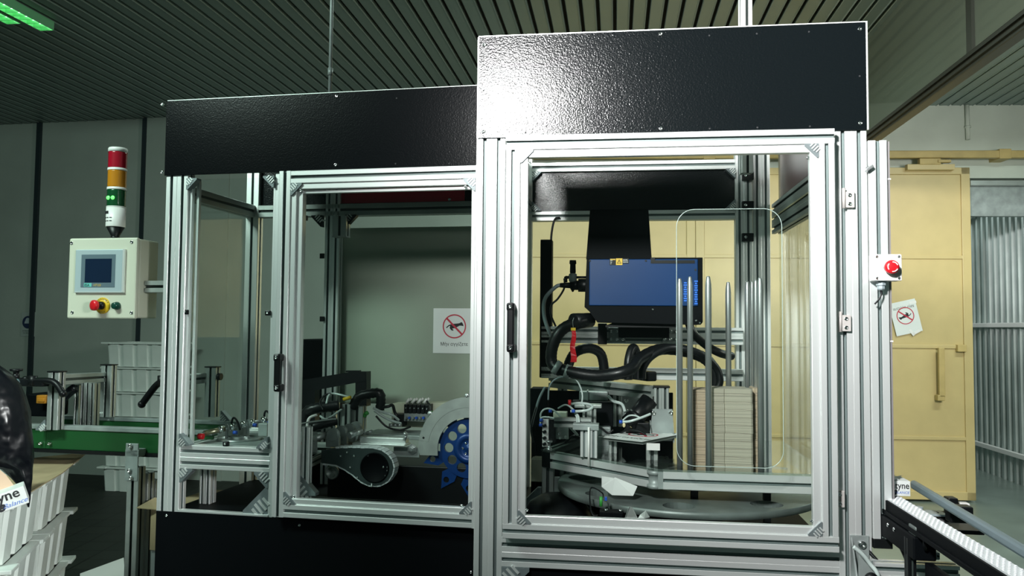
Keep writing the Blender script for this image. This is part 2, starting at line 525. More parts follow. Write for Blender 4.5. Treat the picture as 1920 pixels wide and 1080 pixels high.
def gusset(parent, c, e1, e2, size, th, label=None, m=None):
    """triangular cast corner bracket: right angle at c, legs along e1 and e2, with slanted ribs"""
    e1 = V3(e1).normalized(); e2 = V3(e2).normalized(); n = e1.cross(e2)
    c = V3(c); b = MB()
    b.plate([(0, 0), (size, 0), (size, size * .12), (size * .12, size), (0, size)], c - n * (th / 2), e1, e2, th)
    nf = len(b.f)
    for k in range(4):
        off = (k - 1.5) * size * 0.20
        d = (e1 + e2).normalized(); sdw = (e1 - e2).normalized()
        mid = c + d * (size * 0.40) + sdw * off
        L = size * (0.52 - abs(off) / size * 0.55)
        b.obox(mid, d, sdw, n, (L, size * 0.095, th + 0.006), 0)
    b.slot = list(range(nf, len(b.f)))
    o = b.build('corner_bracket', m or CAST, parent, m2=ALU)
    if label: o['label'] = label
    return o
def screws(parent, pts, nrm, r=0.006, h=0.004, name='screw'):
    for p in pts:
        b = MB(); p = V3(p); nrm = V3(nrm).normalized()
        b.lathe(p, nrm, [(r, 0), (r, h * .5), (r * .8, h), (r * .45, h), (r * .4, h * .55), (0, h * .55)], 14)
        b.build(name, CHROME, parent)
# ================================================================ the hall
HC = 3.45
# floor: grey concrete slab
b = MB(); b.box((-11, -3, -0.1), (11, 13, 0)); structure('floor', b, CONC)
# ceiling: metal slats with dark joints, running away from the camera
b = MB()
pitch = 0.105
for i in range(-105, 95):
    u0 = i * pitch; w_ = pitch - 0.022
    y0, y1 = -3.0, 9.8
    sec = [(0, .022), (0, .004), (.004, 0), (w_ - .010, 0), (w_ - .008, -.0035), (w_ - .003, -.0045), (w_, 0.001), (w_, .022), (w_ - .002, .022), (w_ - .002, .006), (.003, .004), (.002, .022)]
    vs_ = [V3((u0 + a, y0, HC + c)) for a, c in sec] + [V3((u0 + a, y1, HC + c)) for a, c in sec]
    n = len(sec)
    b.add(vs_, [(k, (k + 1) % n, n + (k + 1) % n, n + k) for k in range(n)])
ceil = structure('ceiling', b, SLAT, FC)
b = MB(); b.box((-12, -3.2, HC + .03), (11, 10, HC + .08)); structure('trim_1', b, SLATB, FC, label='black void behind the ceiling slats')

# grey rear wall with dark joints
b = MB(); b.box((-6.5, 0, 0), (4.35, 0.2, HC + .1)); structure('wall_back', b, WALLG, FBL)
k = 2
for px in (69, 268):
    p = FBL.v(px, 430, 0)
    b = MB(); b.box((p.x - .022, -0.03, 0), (p.x + .022, 0.001, HC)); structure('trim_%d' % k, b, DARKT, FBL); k += 1
# low pilaster step to the right of the second joint
p = FBL.v(272, 300, 0)
b = MB(); b.box((p.x, -0.02, 0), (p.x + .9, 0.001, HC)); structure('trim_4', b, WALLG, FBL)

# white rear wall with its opening
xo = FBR.v(1826, 600, 0).x
wo = FBR.v(1870, 350, 0).z
wh = FBR.v(1870, 334, 0).z
b = MB(); b.box((-4.6, 0, 0), (xo - .02, 0.25, HC + .1)); structure('wall_rear', b, WALLW, FBR, label='white plastered rear wall')
b = MB(); b.box((xo - .02, 0, wh), (5, 0.25, HC + .1)); structure('wall_lintel', b, WALLW, FBR)
b = MB(); b.box((xo - .02, -0.02, wo), (5, 0.1, wo + .05), .004)
b.box((xo - .02, 0.0, wo - .26), (5, 0.06, wo))
structure('trim_5', b, GALV, FBR)
b = MB(); b.box((xo - .02, -0.035, wo + .005), (5, -.02, wo + .05), .003); structure('trim_6', b, ALU2, FBR)
# conduit stubs on the white wall
def wall_conduit(px, y0, y1, label, lean=0):
    a = FBR.v(px, y0, -.02); c = FBR.v(px + lean, y1, -.02)
    b = MB(); b.cyl(a, c, .018, 10); b.cyl(a + (c - a) * .6, a + (c - a) * .66, .026, 10)
    single('wall_conduit', b, WALLW, label, 'pipe', FBR, c)
wall_conduit(1813, 197, 262, 'painted conduit stub on the white wall above the sliding-door rail', 2)
# corrugated outside wall beyond the opening
b = MB()
A0 = FW.w(1806, 868, 0); A1 = FW.w(1990, 935, 0)
d = (A1 - A0); L = d.length; d = d.normalized(); nn = V3((d.y, -d.x, 0))
if nn.x > 0: nn = -nn
A0 = A0 - d * 1.2; L = L + 3.0
st = 0.115; n = int(L / st); pts = []
for i in range(n):
    q = A0 + d * (i * st)
    pts += [q, q + d * .045, q + d * .060 + nn * .035, q + d * .100 + nn * .035]
hh = 3.4
vs_ = [V3((p.x, p.y, 0.0)) for p in pts] + [V3((p.x, p.y, hh)) for p in pts]
m = len(pts)
b.add(vs_, [(i, i + 1, m + i + 1, m + i) for i in range(m - 1)])
structure('wall_outside', b, CORR, FW, label='pale corrugated metal wall beyond the opening')
for kk, hz in ((7, .28), (8, 1.52)):
    b = MB(); q0 = A0 + nn * .06; q1 = A0 + d * L + nn * .06
    b.obox((q0 + q1) / 2 + Z * hz, d, nn, Z, (L, .04, .045), .004)
    structure('trim_%d' % kk, b, WHITE, FW)
q0 = A0 + nn * .08 + Z * 2.25; q1 = A0 + d * 3.2 + nn * .08 + Z * 3.1
b = MB(); b.cyl(q0, q1, .03, 8); structure('trim_9', b, WHITE, FW)
# side walls far out of the picture, they only close the hall
b = MB(); b.box((-9.2, -3, 0), (-9.0, 12, HC)); structure('wall_left', b, WALLG)
b = MB(); b.box((8.6, -3, 0), (8.8, 8.5, HC)); structure('wall_right', b, WALLW)

# sliding doors: rail, hanger, two leaves
def leaf(name, label, u0, u1, w1, face, handle=False, bars=True):
    t = thing(name, label, 'door', FBR, ((u0 + u1) / 2, face, 0.02))
    b = MB(); b.box((u0 + .03, face + .015, .05), (u1 - .03, face + .05, w1 - .03)); b.build('door_sheet', YDOOR, t)
    b = MB()
    b.box((u0, face, .02), (u0 + .075, face + .06, w1), .004); b.box((u1 - .075, face, .02), (u1, face + .06, w1), .004)
    b.box((u0, face, w1 - .06), (u1, face + .06, w1), .004); b.box((u0, face, .02), (u1, face + .06, .09), .004)
    b.build('door_frame', YDOOR, t)
    for py in (482, 650, 822):
        w_ = FBR.v(1750, py, face).z
        b = MB(); b.box((u0 + .05, face + .003, w_ - .015), (u1 - .05, face + .02, w_ + .015), .003); b.build('crossbar', YDOOR, t)
    if handle:
        a = FBR.v(1766, 652, face - .05); c = FBR.v(1759, 745, face - .05)
        b = MB(); b.box((a.x - .025, face - .05, c.z), (a.x + .025, face - .02, a.z), .006)
        b.box((a.x - .04, face - .05, c.z - .03), (a.x + .02, face + .01, c.z + .02), .005)
        b.build('door_handle', YDOOR2, t)
        q = FBR.v(1804, 653, face - .02)
        b = MB(); b.box((q.x - .04, face - .03, q.z - .03), (q.x + .035, face + .03, q.z + .03), .005); b.build('latch', YDOOR2, t)
    return t
face = -0.12
u1 = FBR.v(1824, 600, face).x; w1 = FBR.v(1750, 314, face).z
leaf('sliding_door', 'yellow steel sliding door leaf with vertical pull handle at the right', u1 - 2.35, u1, w1, face, True)
leaf('sliding_door', 'yellow steel sliding door leaf seen behind the blue housing', FBR.v(975, 600, face).x, u1 - 2.353, w1, face)
ra = FBR.v(1870, 283, -.14).z; rb = FBR.v(1870, 297, -.14).z
t = thing('door_rail', 'yellow horizontal sliding-door rail on the white wall', 'rail', FBR, (0, -.14, rb))
b = MB(); b.box((FBR.v(960, 600, face).x, -.17, rb), (2.2, -.11, ra), .008); b.build('rail_channel', YDOOR2, t)
for px in (1885, 1330):
    q = FBR.v(px, 290, -.17)
    b = MB(); b.box((q.x - .05, -.176, rb - .008), (q.x + .05, 0.0, ra + .012), .004); b.build('rail_bracket', YDOOR2, t)
q = FBR.v(1745, 305, -.16)
t = thing('door_hanger', 'yellow roller hanger between the rail and the sliding door', 'hanger', FBR, (q.x, -.15, w1))
b = MB(); b.box((q.x - .2, -.17, w1 - .03), (q.x + .2, -.115, w1 + .02), .004); b.build('hanger_plate', YDOOR, t)
b = MB(); b.box((q.x - .1, -.18, w1 + .015), (q.x + .08, -.13, rb - .005), .006); b.box((q.x + .05, -.19, w1 + .03), (q.x + .16, -.15, w1 + .055), .004); b.build('roller_bracket', YDOOR2, t)

# hanging partition of dusty clear sheets at the right
lat = FC.w(1645, 262, CAM_H + 1.27)          # lower rail passes this point
uP = lat.x; wP = CAM_H + 1.27
t = thing('hanging_partition', 'tall grey translucent partition hanging from the ceiling above the passage', 'partition', FC, (uP, 4.0, wP))
b = MB(); b.box((uP - .004, 0.4, wP + .08), (uP + .004, 6.75, HC)); b.build('clear_sheet', PLEXI, t)
b = MB(); b.box((uP - .03, 0.4, wP), (uP + .03, 6.75, wP + .085), .004)
b.box((uP - .045, 0.4, wP + .018), (uP + .045, 6.75, wP + .030)); b.box((uP - .045, 0.4, wP + .050), (uP + .045, 6.75, wP + .062)); b.build('bottom_rail', mat('bronze_rail', (.022, .024, .016), .45, .2), t)
ym = FC.u(1825, 80, uP).y
for yy in (ym, ym - 2.2, ym + 2.6):
    b = MB(); b.box((uP - .02, yy - .03, wP + .08), (uP + .02, yy + .03, HC - .002)); b.build('mullion', mat('bronze_mullion', (.035, .04, .03), .5, .2) if yy == ym else bpy.data.materials['bronze_mullion'], t)

# fluorescent fitting, two louvred tubes, top left corner
pa = FC.w(100, 50, HC - .035)
t = thing('ceiling_light', 'green glowing twin fluorescent fitting with grid louvres on the ceiling', 'ceiling light', FC, (pa.x - .12, pa.y - .6, HC - .07))
for k, du in enumerate((0.0, -.135)):
    u_ = pa.x + du - .045; y1 = pa.y - k * .13; y0 = y1 - 1.3
    b = MB(); b.box((u_ - .05, y0, HC - .012), (u_ + .05, y1, HC - .002)); b.build('reflector', LOUVRE, t)
    b = MB(); b.cyl((u_, y0 + .02, HC - .028), (u_, y1 - .02, HC - .028), .012, 10); b.build('fluorescent_tube', LAMP, t)
    b = MB()
    for s_ in (-.05, .046): b.box((u_ + s_, y0, HC - .060), (u_ + s_ + .004, y1, HC - .004))
    for j in range(22):
        yy = y0 + 1.3 * j / 21
        b.box((u_ - .048, yy - .002, HC - .060), (u_ + .048, yy + .002, HC - .020))
    b.build('louvre', LOUVRE, t)
# conduit from the ceiling to the cabinet top
p = FW.v(620, 100, 3.15)
b = MB(); b.cyl((p.x, 3.15, 2.18), (p.x, 3.15, HC + .01), .007, 10); b.cyl((p.x, 3.15, 2.45), (p.x, 3.15, 2.48), .010, 10)
single('hanging_conduit', b, GALV, 'thin grey conduit dropping from the ceiling behind the left cabinet', 'pipe', FW, (p.x, 3.15, 2.18))
p = FW.v(1398, 20, 3.3)
b = MB(); b.bar((p.x - .023, 3.28, 2.10), (p.x + .023, 3.33, HC + .01), 2, 1, 1)
single('hanging_duct', b, WHITE, 'pale upright duct dropping from the ceiling behind the right cabinet', 'duct', FW, (p.x, 3.3, 2.10))
# safety notice on the grey wall
q = FBL.v(47, 608, -.045)
t = thing('safety_notice', 'small wall notice with blue eye protection symbol', 'sign', FBL, (q.x, -.01, q.z - .12))
b = MB(); b.box((q.x - .075, -.008, q.z - .12), (q.x + .075, -.001, q.z + .12)); b.build('notice_sheet', mat('faded_notice', (.28, .33, .31), .6), t)
b = MB(); b.plate(circle(0, 0, .062), (q.x, -.010, q.z + .02), X, Z, .001); b.build('symbol_disc', mat('navy_print', (.008, .02, .06), .5), t)
b = MB()
b.plate(circle(0, .018, .026, 16), (q.x, -.012, q.z + .02), X, Z, .001)
b.plate([(-.036, -.012), (.036, -.012), (.03, .012), (-.03, .012)], (q.x, -.0135, q.z + .02), X, Z, .001); b.build('goggles_symbol', GREYP, t)
b = MB(); b.text('EYE PROTECTION', .014, (q.x, -.010, q.z - .07), X, Z, .001, 'CENTER'); b.text('MUST BE WORN', .014, (q.x, -.010, q.z - .09), X, Z, .001, 'CENTER'); b.build('notice_text', INK, t)
# ================================================================ tall right-hand cabinet
M45 = 0.045
R = lambda px, py, v=0.0: FR.v(px, py, v)
uA0 = R(892.5, 617).x; uA1 = R(945, 617).x
uB0 = R(1569, 617).x; uB1 = R(1630, 617).x
uC1 = R(1668, 617).x
wTop = R(1271, 57).z; wFas = R(1271, 252).z
DB = 1.25                           # depth of the cabinet
cab = thing('machine_cabinet', 'tall aluminium framed cabinet with glossy black top panel and clear door', 'machine', FR, ((uA0 + uB1) / 2, DB / 2, 0))
def post(u0, u1, w0, w1, v0, v1, na, nb, par=None, m=None):
    b = MB(); b.bar((u0, v0, w0), (u1, v1, w1), 2, na, nb); return b.build('post', m or ALU, par or cab)
def beam(u0, u1, w0, w1, v0, v1, nh, nd=1, par=None, m=None):
    b = MB(); b.bar((u0, v0, w0), (u1, v1, w1), 0, nd, nh); return b.build('beam', m or ALU, par or cab)
def side_beam(u0, u1, w0, w1, v0, v1, nh, nd=1, par=None, m=None):
    b = MB(); b.bar((u0, v0, w0), (u1, v1, w1), 1, nd, nh); return b.build('side_beam', m or ALU, par or cab)
post(uA0, uA1, 0.0, wTop + .004, 0, M45, 2, 1)
post(uB0, uB1, 0.0, wTop + .004, 0, M45, 2, 1)
post(uA0, uA0 + M45, 0.0, wTop, DB - M45, DB, 1, 1)
wBt1 = R(1200, 305, DB).z; wBt0 = wBt1 - M45
uBk0 = R(1377, 617, DB).x
post(uBk0, uBk0 + .075, 0.0, wTop, DB - M45, DB, 2, 1)
post(uBk0 + .08, R(1444, 617, DB).x, 0.0, wTop, DB - .02, DB + .05, 2, 1)
beam(uA1, uB0, wTop - M45, wTop + .002, 0.001, M45, 1)
beam(uA0 + M45, uBk0, wBt0, wBt1, DB - M45, DB, 1)
wbl = R(1200, 415, DB).z
beam(uA0 + M45, uBk0, wbl, wbl + M45, DB - M45, DB, 1)
for w_ in (wTop - M45, R(945, 300, M45).z):
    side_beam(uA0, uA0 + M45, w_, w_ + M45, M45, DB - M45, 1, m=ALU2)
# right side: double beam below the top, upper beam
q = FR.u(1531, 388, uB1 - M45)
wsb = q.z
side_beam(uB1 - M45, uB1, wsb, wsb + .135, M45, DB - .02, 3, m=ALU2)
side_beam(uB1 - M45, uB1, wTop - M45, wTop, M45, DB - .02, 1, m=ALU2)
b = MB(); b.box((uB1 - M45 - .004, .08, wsb + .066), (uB1 - M45, DB - .05, wsb + .070)); b.build('light_strip', mat('pale_edge_strip', (.85, .75, .42), .4), cab)
# fascias
def fascia(u0, u1, w0, w1, v, holes, scr, par, m=HAMMER, name='fascia_panel'):
    b = MB(); b.box((u0, v - .006, w0), (u1, v, w1), .001); f = b.build(name, m, par)
    b = MB()
    for (a, c) in holes: b.cyl((a, v - .0064, c), (a, v - .0060, c), .0028, 8)
    if holes: b.build('empty_screw_hole', INK, f)['kind'] = 'stuff'
    screws(f, [(a, v - .006, c) for a, c in scr], (0, -1, 0), .0065, .004)
    return f
dx = (uB1 - uA0)
fas = fascia(uA0, uB1, wFas, wTop, -.0005,
       [(uA0 + dx * t, wTop - .022) for t in (.13, .245, .365, .61, .73, .86)] + [(uA0 + dx * t, wFas + .014) for t in (.13, .245, .365, .61, .73, .86)]
       + [(uA0 + .017, (wTop + wFas) / 2 - .01), (uB1 - .02, (wTop + wFas) / 2)],
       [(uA0 + .018, wTop - .025), (uA0 + .018, wFas + .022), (uA0 + dx * .485, wTop - .012), (uA0 + dx * .485, wFas + .018), (uB1 - .018, wTop - .02), (uB1 - .02, wFas + .02)], cab)
b = MB(); b.box((uB1 - .001, -.007, wFas - .0), (uB1 + .004, .0, wTop + .004)); b.box((uA0 - .003, -.007, wFas), (uA0 + .0005, 0, wTop)); b.box((uA0, -.007, wTop + .0005), (uB1, 0, wTop + .004)); b.build('edge_strip', ALU, cab)
fascia(uA0 + M45, uBk0, wbl + M45, wBt0, DB - .02, [], [], cab, HAMMER, 'rear_fascia_panel')
b = MB(); b.box((uB1 - .02, M45, wsb + .135), (uB1 - .014, DB - .05, wTop - M45)); b.build('side_fascia_panel', HAMMER, cab)
b = MB(); b.box((uB1 - .026, .30, wsb + .15), (uB1 - .021, DB - .12, wTop - .06)); b.build('side_red_reflection', RED_REFL, cab)  # flat red sheet standing in for a reflection on the fascia
# door in front of the posts
vF = -.046
P = lambda px, py: FR.v(px, py, vF)
ud0 = P(945.5, 617).x; ud1 = P(1569, 617).x
wd1 = P(1266, 247).z; wd0 = P(1250, 1023).z
door = MB()
door.bar((ud0, vF, wd1 - M45), (ud1, vF + .045, wd1), 0, 1, 1)
door.bar((ud0, vF, wd0), (ud1, vF + .045, wd0 + M45), 0, 1, 1)
door.bar((ud0, vF, wd0 + M45), (ud0 + M45, vF + .045, wd1 - M45), 2, 1, 1)
door.bar((ud1 - M45, vF, wd0 + M45), (ud1, vF + .045, wd1 - M45), 2, 1, 1)
door = door.build('door', ALU, cab)
tr = .024
gi0, gi1, gj0, gj1 = ud0 + M45, ud1 - M45, wd0 + M45, wd1 - M45
b = MB()
b.box((gi0, vF + .006, gj0), (gi0 + tr, vF + .030, gj1), .002); b.box((gi1 - tr, vF + .006, gj0), (gi1, vF + .030, gj1), .002)
b.box((gi0, vF + .006, gj0), (gi1, vF + .030, gj0 + tr), .002); b.box((gi0, vF + .006, gj1 - tr), (gi1, vF + .030, gj1), .002)
b.build('glazing_frame', ALU, door)
b = MB(); b.box((gi0 + .01, vF + .014, gj0 + .01), (gi1 - .01, vF + .018, gj1 - .01)); b.build('door_pane', PANE, door)
for (cu, cw, su, sw) in ((gi0, gj0, 1, 1), (gi1, gj0, -1, 1), (gi0, gj1, 1, -1), (gi1, gj1, -1, -1)):
    gusset(door, (cu, vF + .012, cw), X * su, Z * sw, .040, .026)
    q = V3((cu + su * .034, vF + .010, cw + sw * .034))
    screws(door, [q - X * su * .006 + Z * sw * .006], (0, -1, 0), .0045, .004)
# door handle
def handle(px0, py0, py1, frame, vv, par, wd=.022):
    a = frame.v(px0, py0, vv - .03); c = frame.v(px0, py1, vv - .03)
    b = MB()
    b.obox((a + c) / 2 + Y * .0, X, Y, Z, (wd, .016, a.z - c.z - .02), .005)
    for q in (a - Z * .012, c + Z * .012): b.obox(V3((q.x, vv - .019, q.z)), X, Y, Z, (wd * 1.1, .040, .026), .006)
    h = b.build('door_handle', BLACK, par)
    screws(h, [V3((q.x, vv - .039, q.z)) for q in (a - Z * .012, c + Z * .012)], (0, -1, 0), .0055, .003)
handle(957.5, 568, 660, FR, vF, door)
# hinges
for px, py in ((1592, 375), (1585.5, 606), (1573.5, 935)):
    q = FR.v(px, py, -.004)
    b = MB(); b.box((q.x - .017, -.012, q.z - .024), (q.x + .014, -.001, q.z + .024), .002)
    b.cyl((q.x - .017, -.012, q.z - .026), (q.x - .017, -.012, q.z + .034), .005, 10)
    h = b.build('hinge', HINGE, cab)
    screws(h, [(q.x, -.012, q.z + .013), (q.x, -.012, q.z - .013)], (0, -1, 0), .006, .002)
# latch bolt on the post
q = FR.v(1626, 318, -.002)
b = MB(); b.cyl((q.x, 0.004, q.z), (q.x, -.012, q.z), .009, 6, smooth=False); b.obox(V3((q.x + .003, -.016, q.z + .002)), V3((.8, 0, .6)), Y, V3((-.6, 0, .8)), (.024, .006, .009), .002); b.build('slot_bolt', STEEL, cab)
# outer guard upright at the right edge
wc1 = R(1660, 263, -.0).z; wc0 = R(1645, 1010, 0).z
b = MB(); b.bar((uB1 + .003, -.002, wc0), (uC1, .058, wc1), 2, 1, 1); g = b.build('guard_upright', ALU, cab)
b = MB(); b.box((uB1 + .003, -.002, wc0 - .028), (uC1, .058, wc0 - .001), .002); b.build('end_cap', BLACK, g)
b = MB(); b.box((uC1 + .001, .006, wc0 - .0), (uC1 + .009, .050, wc1 - .002)); b.build('side_pane_edge', SMOKE, g)
q1 = FR.v(1684, 335, 0).z; q2 = FR.v(1676, 640, 0).z; q3 = FR.v(1664, 940, 0).z
for q_ in (q1, q2, q3):
    b = MB(); b.box((uC1, .004, q_ - .002), (uC1 + .011, .052, q_ + .002)); b.build('pane_clip', WHITE, g)
# side and rear panes
b = MB(); b.box((uB1 - .020, M45 + .0, 0.9), (uB1 - .016, DB - .05, wsb)); b.build('side_pane', PANE, cab)
b = MB(); b.box((uA0 + .02, M45, 0.9), (uA0 + .024, DB - .05, wTop - .3)); b.build('partition_pane', PANE, cab)
# rear brackets
for (cu, cw, su, sw) in ((uA0 + M45, wBt0, 1, -1), (uBk0, wBt0, -1, -1), (uA0 + M45, wbl + M45, 1, 1), (uBk0, wbl + M45, -1, 1)):
    gusset(cab, (cu, DB - M45 - .001, cw), X * su, Z * sw, .042, .03)
for py in (330, 385, 445):
    q = FR.v(1400, py, DB - M45 - .02)
    b = MB(); b.box((q.x - .02, DB - M45 - .03, q.z - .018), (q.x + .03, DB - M45 - .002, q.z + .018), .002); o = b.build('joint_plate', BLACK, cab)
    screws(o, [(q.x - .006, DB - M45 - .03, q.z)], (0, -1, 0), .007, .005)
# lower front structure
wl1 = R(1250, 1020).z
beam(uA1, uB0, wl1 - .09, wl1, 0.0, M45, 2)
beam(uA1, uB0, 0.10, 0.19, 0.0, M45, 2)
gusset(cab, (uA1, .012, wl1 - .09), X, -Z, .085, .03)
b = MB(); b.box((uA1, .02, .19), (uB0, .024, wl1 - .09)); b.build('lower_panel', MBLACK, cab)
b = MB(); b.box((uA0 + .02, .05, wl1 - .10), (uB1 - .02, DB - .03, wl1 - .085)); b.build('floor_plate', MBLACK, cab)
# galvanised corner plates at the right foot of the post
q = R(1612, 1003)
b = MB(); b.box((q.x - .028, -.006, q.z - .15), (q.x + .024, -.001, q.z), .001)
b.plate([(0, 0), (.0, -.15), (.075, -.15)], (q.x - .022, -.006, q.z - .006), -Y, Z, .005)
b.plate([(-.0, -.03), (.0, -.18), (.14, -.18)], (q.x - .022, -.06, q.z - .01), X, Z, .005)
o = b.build('corner_plate', GALV, cab); screws(o, [(q.x + .004, -.006, q.z - .025)], (0, -1, 0), .012, .008)

# ================================================================ lower left-hand cabinet
L = lambda px, py, v=0.0: FL.v(px, py, v)
lu0 = L(303, 617).x; lu1 = 1.225
DL = 0.62
wlt = L(600, 176.5).z; wlf = L(600, 321).z
lc = thing('machine_cabinet', 'lower aluminium framed cabinet with matt black top panel beside the control box', 'machine', FL, ((lu0 + lu1) / 2, DL / 2, 0))
kw = dict(par=lc)
post(lu0, lu0 + .09, 0, wlt - .002, 0, M45, 2, 1, **kw)
post(lu0, lu0 + .06, 0, wlt, DL - M45, DL, 1, 1, **kw)
um = L(511, 617).x
post(um - .004, um + .042, 0, wlf + .02, 0.002, M45, 1, 1, **kw)
post(lu1 - M45, lu1, 0, wlt, 0, M45, 1, 1, **kw)
up_ = L(608, 500, DL - M45).x
post(up_, up_ + .066, 0.5, wlt - .12, DL - M45, DL, 2, 1, par=lc)
wb1 = L(720, 380, DL - M45).z; wb0 = L(720, 403, DL - M45).z
wbb = FL.v(380, 400, DL - M45)
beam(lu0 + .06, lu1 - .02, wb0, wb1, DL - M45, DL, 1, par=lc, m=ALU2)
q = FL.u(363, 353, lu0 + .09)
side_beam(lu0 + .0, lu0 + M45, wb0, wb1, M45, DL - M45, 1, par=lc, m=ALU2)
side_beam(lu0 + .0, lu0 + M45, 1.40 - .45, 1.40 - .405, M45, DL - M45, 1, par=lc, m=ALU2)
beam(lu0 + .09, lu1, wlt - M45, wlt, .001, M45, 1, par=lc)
ff = fascia(lu0 - .004, lu1 - .04, wlf, wlt, -.0005, [(lu1 - .33, wlf + .017), (lu1 - .33, wlt - .03), (L(843, 300).x, wlf + .012)],
       [(L(307, 200).x, wlt - .012), (L(306, 325).x, wlf + .012), (L(633, 181).x, wlt - .012), (L(631, 312).x, wlf + .02)], lc, HAMMER2)
b = MB(); b.box((lu0, -.007, wlt + .0005), (lu1 - .04, 0, wlt + .003)); b.build('edge_strip', ALU2, lc)
b = MB(); b.box((lu0 + .004, .004, wlt - .004), (lu1 - .03, DL, wlt)); b.build('added_shade_roof', MBLACK, lc)  # unseen roof, added to keep lamp light out of the cabinet
# rear fascia with a dark red section
r0 = L(562, 367, DL - .05).x; r1 = L(612, 367, DL - .05).x; r2 = L(868, 367, DL - .05).x
b = MB(); b.box((lu0 + .06, DL - .02, wb1 - .01), (r1, DL - .014, wlt - .01)); b.build('rear_fascia_panel', HAMMER, lc)
b = MB(); b.box((r2, DL - .02, wb1 - .01), (lu1, DL - .014, wlt - .01)); b.build('rear_fascia_panel', HAMMER, lc)
b = MB(); b.box((r1, DL - .021, wb1 - .01), (r2, DL - .015, wlt - .01)); b.build('rear_red_panel', mat('wine_red_panel', (.55, .012, .04), .4), lc)
screws(lc, [(L(843, 374, DL - .021).x, DL - .022, L(843, 374, DL - .021).z)], (0, -1, 0), .007, .004)
# grey-green board at the rear, its notice
g0 = L(638, 428, DL + .02); g1 = L(960, 790, DL + .02)
bz0 = L(700, 756, DL + .02).z; bz1 = L(760, 427, DL + .02).z
b = MB(); b.box((g0.x, DL + .004, bz0), (lu1 + .02, DL + .012, bz1)); b.build('rear_board', BOARD, lc)
# fixed left pane set in a thin frame behind the post
i0, i1 = lu0 + .09, um - .004
wj0 = L(430, 838).z; wj1 = L(430, 333).z
b = MB(); b.box((i0, .012, wj0), (i0 + .012, .030, wj1), .002); b.box((i0 + .016, .030, wj0), (i0 + .028, .045, wj1), .002); b.box((i1 - .012, .012, wj0), (i1, .030, wj1), .002); b.build('glazing_strip', ALU, lc)
b = MB(); b.box((i0, .020, wj0), (i1, .024, wj1)); b.build('fixed_pane', PANE, lc)
b = MB(); b.box((lu0 + .02, M45, wj0), (lu0 + .024, DL - M45, wb0)); b.build('side_pane', PANE, lc)
for (cu, cw, su, sw) in ((i0, wj0, 1, 1), (i1, wj0, -1, 1), (i0, wj1, 1, -1), (i1, wj1, -1, -1)):
    gusset(lc, (cu, .004, cw), X * su, Z * sw, .042, .03)
# black pane clips
for px, py in ((349, 585), (503, 587), (424, 832)):
    q = L(px, py, .01)
    b = MB(); b.box((q.x - .010, .002, q.z - .009), (q.x + .010, .018, q.z + .009), .003); o = b.build('pane_clip', BLACK, lc)
    screws(o, [(q.x, .002, q.z)], (0, -1, 0), .004, .002)
# double-slot cross beam under the pane
wk1 = L(430, 838).z
beam(lu0 + .09, um, wk1 - .085, wk1, .001, M45, 2, par=lc)
gusset(lc, (i0, .015, wk1 - .085), X, -Z, .05, .03)
gusset(lc, (i1, .015, wk1 - .085), -X, -Z, .055, .03)
wp1 = L(430, 964).z
gusset(lc, (i1, .02, wp1 + .004), -X, Z, .095, .035)
post(i0 + .005, i0 + .05, wp1, wk1 - .085, .12, .165, 2, 1, par=lc)
b = MB(); b.box((i0, -.003, wp1 - .002), (um, .02, wp1 + .006), .001); b.build('sill_strip', ALU, lc)
b = MB(); b.box((lu0 + .004, -.005, .05), (lu1 - .02, -.0005, wp1 - .002), .001); lp = b.build('lower_panel', MBLACK, lc)
b = MB(); b.box((L(517, 975).x, -.0045, wp1 - .03), (lu1 - .02, -.0004, wp1 - .0)); b.build('upper_lip', MBLACK, lc)
screws(lp, [(L(314, 966).x, -.005, L(314, 966).z), (L(563, 984).x, -.005, L(563, 984).z), (L(884, 1072).x, -.005, L(884, 1072).z)], (0, -1, 0), .005, .003)
b = MB(); b.box((lu0 + .05, .03, wp1 - .01), (lu1, DL - .02, wp1 + .002)); b.build('floor_plate', MBLACK, lc)
# door
PL = lambda px, py: FL.v(px, py, vF)
a0 = PL(516.5, 617).x; a1 = a0 + .045 + (PL(885, 617).x - PL(536, 617).x) + M45
t1 = PL(715, 315).z; t0 = PL(715, 981).z
d2 = MB()
d2.bar((a0, vF, t0), (a0 + M45, vF + .045, t1), 2, 1, 1)
d2.bar((a1 - M45, vF, t0), (a1, vF + .045, t1), 2, 1, 1)
d2.bar((a0 + M45, vF, t1 - M45), (a1 - M45, vF + .045, t1), 0, 1, 1)
d2.bar((a0 + M45, vF, t0), (a1 - M45, vF + .045, t0 + M45), 0, 1, 1)
d2 = d2.build('door', ALU, lc)
h0, h1, k0, k1 = a0 + M45, a1 - M45, t0 + M45, t1 - M45
b = MB()
b.box((h0, vF + .006, k0), (h0 + .020, vF + .030, k1), .002); b.box((h0 + .020, vF + .016, k0), (h0 + .040, vF + .045, k1), .002)
b.box((h1 - .014, vF + .006, k0), (h1, vF + .030, k1), .002)
b.box((h0, vF + .006, k0), (h1, vF + .030, k0 + .020), .002); b.box((h0, vF + .006, k1 - .020), (h1, vF + .030, k1), .002)
b.box((h0, vF + .020, k1 - .034), (h1, vF + .034, k1 - .023), .002)
b.build('glazing_frame', ALU, d2)
b = MB(); b.box((h0 + .01, vF + .032, k0 + .01), (h1, vF + .036, k1 - .01)); b.build('door_pane', PANE, d2)
for (cu, cw, su, sw) in ((h0, k0, 1, 1), (h1, k0, -1, 1), (h0, k1, 1, -1), (h1, k1, -1, -1)):
    gusset(d2, (cu, vF + .012, cw), X * su, Z * sw, .042, .026)
    screws(d2, [(cu + su * .036, vF + .008, cw + sw * .026)], (0, -1, 0), .005, .004)
handle(520, 664, 734, FL, vF, d2)
